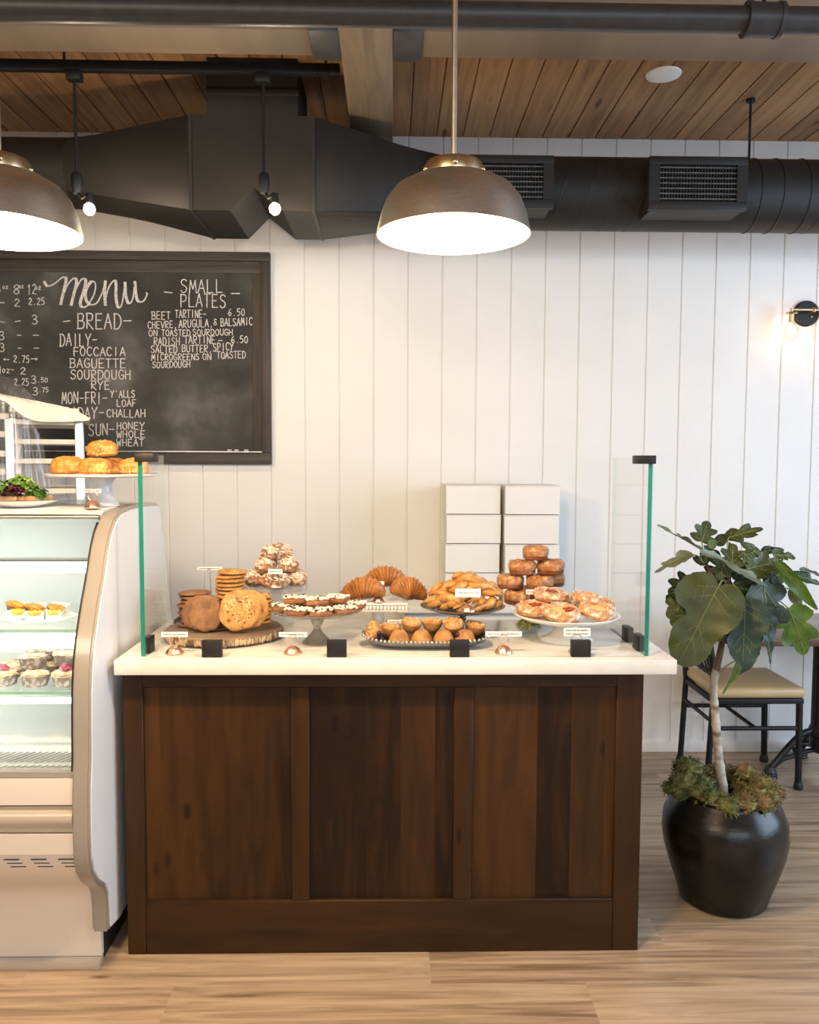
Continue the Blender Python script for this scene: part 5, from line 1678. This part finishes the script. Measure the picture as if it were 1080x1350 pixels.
def moss_clump(blobs, n, seed, ln=.016):
    m = MB()
    rr = random.Random(seed)
    for (x, y, z, r) in blobs:
        m.sphere((x, y, z), r, 3, (1, 1, .75), .45, 3, rr.random() * 9)
        for i in range(int(n * r / .05)):
            d = Vector((rr.gauss(0, 1), rr.gauss(0, 1), rr.gauss(.25, .8))).normalized()
            p = Vector((x, y, z)) + Vector((d.x * r, d.y * r, d.z * r * .75))
            e = (d + Vector((rr.uniform(-.9, .9), rr.uniform(-.9, .9), rr.uniform(-.5, .9)))).normalized()
            L = ln * rr.uniform(.5, 1.3)
            s = e.cross(Vector((rr.uniform(-1, 1), rr.uniform(-1, 1), rr.uniform(-1, 1)))).normalized() * .0016
            q = p + e * L * .55
            m.rings([[p - s, p + s], [q - s * 1.3, q + s * 1.3], [p + e * L + Vector((0, 0, -L * .25)) - s * .3, p + e * L + Vector((0, 0, -L * .25)) + s * .3]], closed=False, cap=False)
    return m


rr = random.Random(21)
blobs, gblobs = [], []
for i in range(30):
    a_ = 2 * PI * i / 30
    R = .135 + rr.uniform(-.018, .02)
    (gblobs if 2.3 < a_ < 4.6 and i % 2 else blobs).append((R * math.cos(a_), R * math.sin(a_), .395 + rr.uniform(-.006, .012), rr.uniform(.026, .040)))
for i in range(10):
    a_ = rr.uniform(0, 6.3)
    blobs.append((.075 * math.cos(a_), .075 * math.sin(a_), .385 + rr.uniform(-.006, .006), rr.uniform(.022, .032)))
gblobs += [(-.155, -.02, .43, .045), (-.120, .02, .465, .042), (-.165, -.03, .40, .035), (-.195, -.02, .405, .030), (-.10, -.05, .43, .035), (-.13, .05, .45, .036)]
blobs += [(.12, -.03, .425, .036), (.07, -.10, .405, .038), (.02, -.125, .40, .036), (.10, .06, .43, .035)]
moss_clump(blobs, 190, 1).build('moss', M['moss'], tree, angle=80)['kind'] = 'stuff'
moss_clump(gblobs, 190, 2).build('moss', M['moss_green'], tree, angle=80)['kind'] = 'stuff'

INV = Vector((TX, TY, 0))


def tp_(px, py, dy=0.0):
    return at(px, py, TY + dy) - INV


trunk_pts = [tp_(956, 1068), tp_(953, 1035), tp_(948, 1000), tp_(945, 965), tp_(942, 930), tp_(941, 905), tp_(944, 882)]
tpath = smooth_path(trunk_pts, 7)
rads = [.0165 - .0045 * i / len(tpath) + .0022 * max(0, math.sin(i * 1.15)) ** 4 for i in range(len(tpath))]
MB().tube(tpath, rads, 16).build('trunk', M['trunk'], tree)
st = MB()
st.tube(smooth_path([tp_(944, 884), tp_(950, 858), tp_(954, 835), tp_(957, 800), tp_(958, 765)], 6), [.0125 - .0002 * i for i in range(25)], 12)
st.build('upper_stem', M['stem'], tree)
br = [[(957, 800), (945, 770), (932, 745), (926, 722)], [(958, 790), (962, 760), (964, 735), (962, 715)], [(957, 800), (985, 775), (1008, 757), (1022, 745), (1032, 738)], [(958, 795), (940, 785), (925, 775)]]
for b_ in br:
    pts = smooth_path([tp_(x, y, .01 * i) for i, (x, y) in enumerate(b_)], 6)
    MB().tube(pts, [.0075 - .004 * i / len(pts) for i in range(len(pts))], 10).build('branch', M['stem'], tree)

LOBES = {
    'five': [(0, .0), (.14, -.05), (.30, -.02), (.46, .12), (.50, .24), (.40, .32), (.27, .36), (.37, .46), (.44, .60), (.40, .72), (.28, .72), (.17, .66), (.19, .78), (.16, .90), (.07, .985), (0, 1.0)],
    'three': [(0, .0), (.16, -.03), (.33, .06), (.44, .22), (.46, .38), (.40, .50), (.28, .55), (.20, .56), (.26, .68), (.26, .82), (.17, .94), (.07, .995), (0, 1.0)],
    'big': ([(0, .0), (.12, -.07), (.28, -.06), (.40, .03), (.46, .16), (.46, .28), (.42, .38), (.36, .47), (.32, .54), (.30, .62), (.31, .71), (.29, .82), (.22, .92), (.10, .99), (0, 1.0)],
            [(0, .0), (.12, -.07), (.28, -.06), (.42, .03), (.50, .15), (.50, .28), (.42, .37), (.27, .41), (.22, .46), (.27, .52), (.31, .61), (.29, .74), (.22, .88), (.10, .98), (0, 1.0)]),
    'plain': [(0, .0), (.14, -.02), (.30, .08), (.40, .24), (.42, .42), (.38, .58), (.30, .72), (.20, .86), (.09, .97), (0, 1.0)],
}


def leaf(base, tip, width, mat, normal=(0, -1, .35), shape='five', cup=.12, droop=.10, stalk=None, label=None):
    """One leaf: attached at base, pointing to tip; normal is the side its upper face looks to."""
    base, tip = Vector(base), Vector(tip)
    yv = tip - base
    L = yv.length
    yv.normalize()
    nv = Vector(normal)
    nv = (nv - yv * nv.dot(yv)).normalized()
    xv = yv.cross(nv).normalized()
    sides = LOBES[shape] if isinstance(LOBES[shape], tuple) else (LOBES[shape], LOBES[shape])
    hl, hr = [[(p.x, p.y) for p in smooth_path(q_, 4)] for q_ in sides]
    k = width / (L * .92)
    bm = MB()
    NR = 5

    def P(u, v):                                                    # u across, v along
        z = cup * abs(u) ** 1.5 * 1.6 - droop * v * v + .006 * math.sin(v * 26 + abs(u) * 5) * min(1, abs(u) * 5) + .045 * math.sin(6 * u + 7 * v + base.x * 60) * abs(u) * 2
        return base + xv * (u * L * k) + yv * (v * L) + nv * (z * L)
    rows = []
    sd0 = base.x * 91 + tip.z * 57
    for q_, ((ul, vl), (ur, vr)) in enumerate(zip(hl, hr)):
        row = []
        vm = (vl + vr) / 2
        if max(ul, ur) > .02:
            vm = min(max(vm * .9 + .04, 0), 1)
        el = 1 + .045 * noise.noise(Vector((q_ * .7, sd0, 0))) + .02 * math.sin(q_ * 1.9)
        er = 1 + .045 * noise.noise(Vector((q_ * .7, sd0, 9))) + .02 * math.sin(q_ * 1.9 + 1)
        for s in range(-NR, NR + 1):
            f = s / NR
            u, v = (ul * el, vl) if s < 0 else (ur * er, vr)
            row.append((u * f, vm + (v - vm) * abs(f)))
        rows.append(row)
    V = [[bm.bm.verts.new(P(u, v)) for u, v in r] for r in rows]
    for a_, b_ in zip(V, V[1:]):
        for i in range(2 * NR):
            try:
                bm.bm.faces.new((a_[i], a_[i + 1], b_[i + 1], b_[i]))
            except ValueError:
                pass
    bmesh.ops.remove_doubles(bm.bm, verts=bm.bm.verts, dist=1e-5)
    me_ = bm
    bmesh.ops.recalc_face_normals(me_.bm, faces=me_.bm.faces)
    tot = Vector((0, 0, 0))
    for f_ in me_.bm.faces:
        f_.normal_update()
        tot += f_.normal * f_.calc_area()
    me = bpy.data.meshes.new('leaf')
    if tot.dot(nv) < 0:
        bmesh.ops.reverse_faces(me_.bm, faces=me_.bm.faces)
    me_.bm.to_mesh(me)
    me_.bm.free()
    me.polygons.foreach_set('use_smooth', [True] * len(me.polygons))
    me.materials.append(M[mat])
    o = bpy.data.objects.new('leaf', me)
    COL.objects.link(o)
    o.parent = tree
    m = MB()
    off = nv * (.004 * L + .0006)
    m.tube([P(0, v) + off for v in (0, .2, .4, .6, .8, .97)], [.0022, .002, .0017, .0013, .001, .0005], 6)
    tipv = {'five': [(.42, .20), (.36, .62), (.13, .86)], 'three': [(.36, .26), (.34, .42), (.20, .82)], 'big': [(.42, .16), (.38, .30), (.24, .72), (.20, .86)], 'plain': [(.32, .26), (.32, .46), (.24, .66)]}[shape]
    for j, (u, v) in enumerate(tipv):
        v0 = (0.02, .12, .5, .66)[j] if shape != 'plain' else v - .16
        for s in (-1, 1):
            m.tube([P(0, v0) + off, P(s * u * .5, v0 + (v - v0) * .55) + off, P(s * u * .92, v) + off], [.0013, .0009, .0004], 5)
            for q_ in (.35, .62):
                a0 = P(s * u * .92 * q_, v0 + (v - v0) * q_ * 1.02) + off
                for dv, du in ((.075, .03), (-.05, .10)):
                    m.tube([a0, P(s * u * .92 * (q_ + du), v0 + (v - v0) * q_ + dv) + off], [.0006, .0003], 4)
    m.build('vein', M['leaf_vein'], o)
    if stalk is not None:
        s0 = Vector(stalk)
        mid = (s0 + base) / 2 + Vector((0, 0, .012))
        MB().tube(smooth_path([s0, mid, base], 5), .0024, 8).build('leaf_stalk', M['petiole'], o)
    return o


def L(bx, by, tx_, ty_, w, mat, n=(0, -1, .35), shape='five', b_dy=0, t_dy=0, cup=.12, droop=.10, stalk=None, s_dy=0):
    leaf(tp_(bx, by, b_dy), tp_(tx_, ty_, t_dy), w * TY / F_PX, mat, n, shape, cup, droop, None if stalk is None else tp_(stalk[0], stalk[1], s_dy))


# upper crown
L(925, 714, 934, 687, 34, 'leaf_olive', (.1, -1, .3), 'five', .02, .02, stalk=(927, 732))
L(926, 726, 868, 691, 26, 'leaf_grey', (-.35, -.25, 1), 'three', .02, -.02, .1, .03, stalk=(931, 736))
L(913, 731, 863, 752, 22, 'leaf_grey', (-.1, -.35, 1), 'five', .0, -.04, .1, .06, stalk=(930, 746))
L(961, 709, 1007, 694, 24, 'leaf_olive', (.1, -.75, .8), 'five', .03, .05, .08, .08, stalk=(959, 722))
L(965, 746, 967, 716, 34, 'leaf_olive', (-.1, -1, .25), 'five', -.02, .0, stalk=(962, 752))
L(1003, 733, 978, 714, 20, 'leaf_olive', (.5, -.9, .5), 'plain', .02, .02, stalk=(1008, 752))
L(1020, 732, 1050, 732, 22, 'leaf_olive', (.1, -.7, .8), 'three', .05, .07, stalk=(1022, 744))
L(986, 750, 1032, 739, 36, 'leaf_olive', (.05, -.85, .55), 'five', -.03, .0, .12, .06, stalk=(982, 762))
L(926, 730, 1013, 771, 30, 'leaf_grey', (.45, -.42, .9), 'three', -.08, -.06, .10, .02, stalk=(932, 742))
L(941, 724, 928, 742, 24, 'leaf_dark', (-.3, -1, .2), 'five', .03, .0)
L(943, 716, 962, 706, 18, 'leaf_olive', (.2, -1, .2), 'plain', .05, .05)
L(935, 722, 944, 712, 14, 'leaf_bright', (0, -1, .2), 'plain', .0, .0)
L(1005, 728, 1035, 722, 18, 'leaf_dark', (0, -.6, .9), 'plain', .08, .10)
L(931, 742, 914, 735, 14, 'leaf_dark', (0, -1, .2), 'plain', .0, .0)
L(938, 752, 946, 772, 26, 'leaf_dark', (-.1, -1, .1), 'five', .05, .03)
# right side
L(1026, 740, 1078, 806, 20, 'leaf_bright', (-.75, -.45, .55), 'plain', -.02, -.07, .18, .10, stalk=(1022, 746))
L(1045, 757, 1092, 772, 24, 'leaf_blue', (.1, -.55, .9), 'three', .0, .0, .12, .08, stalk=(1026, 748))
L(1055, 752, 1086, 757, 14, 'leaf_dark', (0, -.6, .9), 'plain', .05, .08)
L(1040, 802, 1063, 864, 50, 'leaf_bright', (-.2, -1, .15), 'five', -.02, -.03, .12, .08, stalk=(1002, 782))
L(1043, 777, 1056, 802, 17, 'leaf_grey', (-.6, -.6, .3), 'plain', .03, .03, stalk=(1008, 780))
L(1020, 757, 1008, 786, 28, 'leaf_dark', (.2, -1, .2), 'three', .02, -.01)
L(1030, 770, 1020, 790, 20, 'leaf_dark', (.1, -1, .2), 'plain', .05, .05)
# big hanging leaves
L(948, 772, 895, 876, 84, 'leaf_olive', (-.15, -1, .35), 'big', -.10, -.13, .10, .06, stalk=(957, 768), s_dy=-.03)
L(982, 795, 980, 876, 62, 'leaf_blue', (-.25, -1, .15), 'big', -.08, -.12, .16, .05, stalk=(966, 770), s_dy=-.03)
L(1006, 768, 1018, 846, 60, 'leaf_dark', (.25, -1, .2), 'five', -.03, -.06, .12, .06, stalk=(985, 770))
L(915, 776, 882, 810, 40, 'leaf_dark', (-.4, -1, .3), 'five', -.02, -.06, .12, .06, stalk=(935, 775))
L(928, 800, 886, 822, 40, 'leaf_olive', (-.3, -1, .5), 'three', -.05, -.09, .12, .08, stalk=(946, 790))
L(945, 806, 948, 846, 52, 'leaf_olive', (.1, -1, .25), 'five', -.06, -.08, .12, .06)
L(966, 770, 992, 800, 44, 'leaf_dark', (.1, -1, .35), 'five', -.02, -.05)
L(1010, 836, 1018, 876, 20, 'leaf_blue', (.6, -.8, .1), 'plain', .0, -.01, .1, .06, stalk=(1000, 822))
L(995, 845, 974, 890, 30, 'leaf_blue', (.1, -1, .1), 'plain', -.02, -.04, .1, .05)
L(978, 835, 972, 868, 28, 'leaf_dark', (-.2, -1, .2), 'plain', -.02, -.03)
L(976, 869, 954, 916, 13, 'leaf_bright', (.5, -.8, .2), 'plain', -.03, -.04, .1, .04, stalk=(944, 893))
L(985, 812, 1000, 850, 46, 'leaf_dark', (.0, -1, .2), 'three', .0, -.01)
L(960, 785, 935, 800, 40, 'leaf_dark', (-.1, -1, .3), 'five', .04, .0)
L(975, 775, 1000, 770, 30, 'leaf_dark', (.1, -1, .5), 'plain', .05, .05)
L(952, 757, 930, 782, 44, 'leaf_dark', (-.2, -1, .3), 'five', .03, .01)
L(998, 775, 1000, 812, 46, 'leaf_dark', (.1, -1, .2), 'five', .0, -.02)
L(985, 790, 1012, 822, 44, 'leaf_dark', (.2, -1, .1), 'big', .01, .0)
L(965, 800, 962, 850, 48, 'leaf_dark', (0, -1, .1), 'five', .03, .02)
L(935, 790, 912, 826, 46, 'leaf_dark', (-.2, -1, .2), 'five', .0, -.02)
L(905, 785, 886, 806, 26, 'leaf_dark', (-.4, -1, .3), 'three', .0, -.02)
L(972, 748, 985, 770, 30, 'leaf_dark', (.1, -1, .2), 'three', .03, .02)
L(912, 768, 884, 782, 38, 'leaf_dark', (-.3, -1, .5), 'five', .0, -.05, stalk=(935, 768))
L(912, 790, 881, 812, 40, 'leaf_olive', (-.4, -1, .4), 'five', -.03, -.07, stalk=(936, 780))
L(955, 742, 948, 764, 30, 'leaf_olive', (-.1, -1, .2), 'five', -.02, -.04)
L(980, 728, 992, 742, 24, 'leaf_olive', (.2, -1, .4), 'five', -.01, -.03)
L(1012, 748, 1034, 768, 30, 'leaf_dark', (.3, -1, .3), 'five', .0, -.02)
L(1000, 800, 1014, 838, 44, 'leaf_dark', (.2, -1, .1), 'five', -.05, -.07)

# ================================================================== CHAIR
ch = thing('dining_chair', 'black metal spindle back chair with a cream padded seat behind the fig tree', 'chair', (1.72, 3.945, 0))
hx_, hy_ = .205, .18
SZt = .44


def leg(pts, r, foot):
    m = MB().tube(pts, r, 12)
    o = m.build('leg', M['black_metal'], ch)
    f = Vector(foot)
    MB().lathe([(0, 0), (.020, 0), (.022, .012), (.019, .030), (.016, .034), (0, .034)], f, 16).build('rubber_foot', M['rubber'], o)


for s in (-1, 1):
    leg([(-hx_ - .02, s * hy_, .01), (-hx_ + .0, s * hy_, .44), (-hx_ - .012, s * (hy_ + .008), .62), (-hx_ - .05, s * (hy_ + .005), .83)], .0145, (-hx_ - .02, s * hy_, 0))
    leg([(hx_ + .008, s * hy_, .01), (hx_, s * hy_, .425)], .0155, (hx_ + .008, s * hy_, 0))
m = MB()
for s in (-1, 1):
    m.cyl((-hx_ - .01, s * hy_, .295), (hx_, s * hy_, .295), .0105)
m.cyl((0.0, -hy_, .295), (0.0, hy_, .295), .0095)
m.cyl((-hx_ - .008, -hy_, .33), (-hx_ - .008, hy_, .33), .0095)
m.build('stretcher', M['black_metal'], ch)
m = MB()
m.box(-hx_ - .005, hx_ + .015, -hy_ - .015, -hy_ + .01, .415, SZt, .004).box(-hx_ - .005, hx_ + .015, hy_ - .01, hy_ + .015, .415, SZt, .004).box(hx_ - .01, hx_ + .015, -hy_, hy_, .415, SZt, .004).box(-hx_ - .01, -hx_ + .012, -hy_, hy_, .415, SZt, .004)
m.build('seat_frame', M['black_metal'], ch)
m = MB()
m.box(-hx_ - .0, hx_ + .022, -hy_ - .022, hy_ + .022, SZt + .001, SZt + .052, .022, 4)
m.build('seat', M['seat_vinyl'], ch, angle=60)
bk = MB()
lo_ = [(-hx_ - .002, -hy_, .575), (-hx_ + .02, -hy_ * .6, .540), (-hx_ + .032, 0, .528), (-hx_ + .02, hy_ * .6, .540), (-hx_ - .002, hy_, .575)]
hi_ = [(-hx_ - .052, -hy_ - .006, .835), (-hx_ - .075, -hy_ * .5, .845), (-hx_ - .082, 0, .848), (-hx_ - .075, hy_ * .5, .845), (-hx_ - .052, hy_ + .006, .835)]
bk = MB().tube(smooth_path(lo_, 6), .013, 12)
bk.build('back_rail', M['black_metal'], ch)
MB().tube(smooth_path(hi_, 6), .017, 12, flat=.8).build('top_rail', M['black_metal'], ch)
for i in range(6):
    y = -hy_ + 2 * hy_ * (i + 1) / 7
    k = 1 - (y / hy_) ** 2
    MB().cyl((-hx_ + .032 * k, y, .530 + .04 * (1 - k)), (-hx_ - .06 - .02 * k, y, .842), .006, seg=8).build('spindle', M['black_metal'], ch)

# ================================================================== TABLE
tb = thing('cafe_table', 'brown topped cafe table on a black cast iron fluted pedestal', 'table', (2.13, 3.925, 0))
MB().box(-.48, .52, -.32, .31, .722, .755, .006).build('tabletop', M['table_top'], tb)
MB().box(-.22, .24, -.16, .16, .702, .721, .004).lathe([(0, .66), (.06, .66), (.09, .70), (0, .70)], (0, 0, 0), 24).build('top_plate', M['cast_iron'], tb)
m = MB()
for i in range(10):
    a_ = 2 * PI * i / 10
    m.cyl((.045 * math.cos(a_), .045 * math.sin(a_), .24), (.045 * math.cos(a_), .045 * math.sin(a_), .67), .013, seg=10)
m.cyl((0, 0, .2), (0, 0, .67), .036, seg=24)
m.lathe([(0, .20), (.055, .20), (.066, .215), (.066, .24), (.058, .255), (0, .255)], (0, 0, 0), 28).lathe([(0, .12), (.04, .12), (.06, .15), (.06, .20), (0, .20)], (0, 0, 0), 28)
m.build('pedestal', M['cast_iron'], tb)
for i, a_ in enumerate((PI + .05, -PI / 2 - .1, PI / 2 - .1, .0)):
    c_, s_ = math.cos(a_), math.sin(a_)
    def q(r, z): return Vector((r * .87 * c_, r * .87 * s_, z))
    up_ = smooth_path([q(.03, .235), q(.12, .215), q(.20, .15), q(.262, .085), q(.30, .05)], 6)
    dn_ = smooth_path([q(.03, .135), q(.10, .125), q(.17, .105), q(.23, .09), q(.285, .055)], 6)
    m = MB().tube(up_, .016, 12).tube(dn_, .012, 12).sphere(q(.15, .135), .024, 2, (1, 1, .7))
    o = m.build('foot', M['cast_iron'], tb)
    MB().lathe([(0, 0), (.036, 0), (.038, .006), (.034, .012), (.036, .018), (.031, .024), (.033, .030), (.027, .040), (.022, .056), (0, .058)], q(.305, 0), 24).build('foot_cap', M['cast_iron'], o)
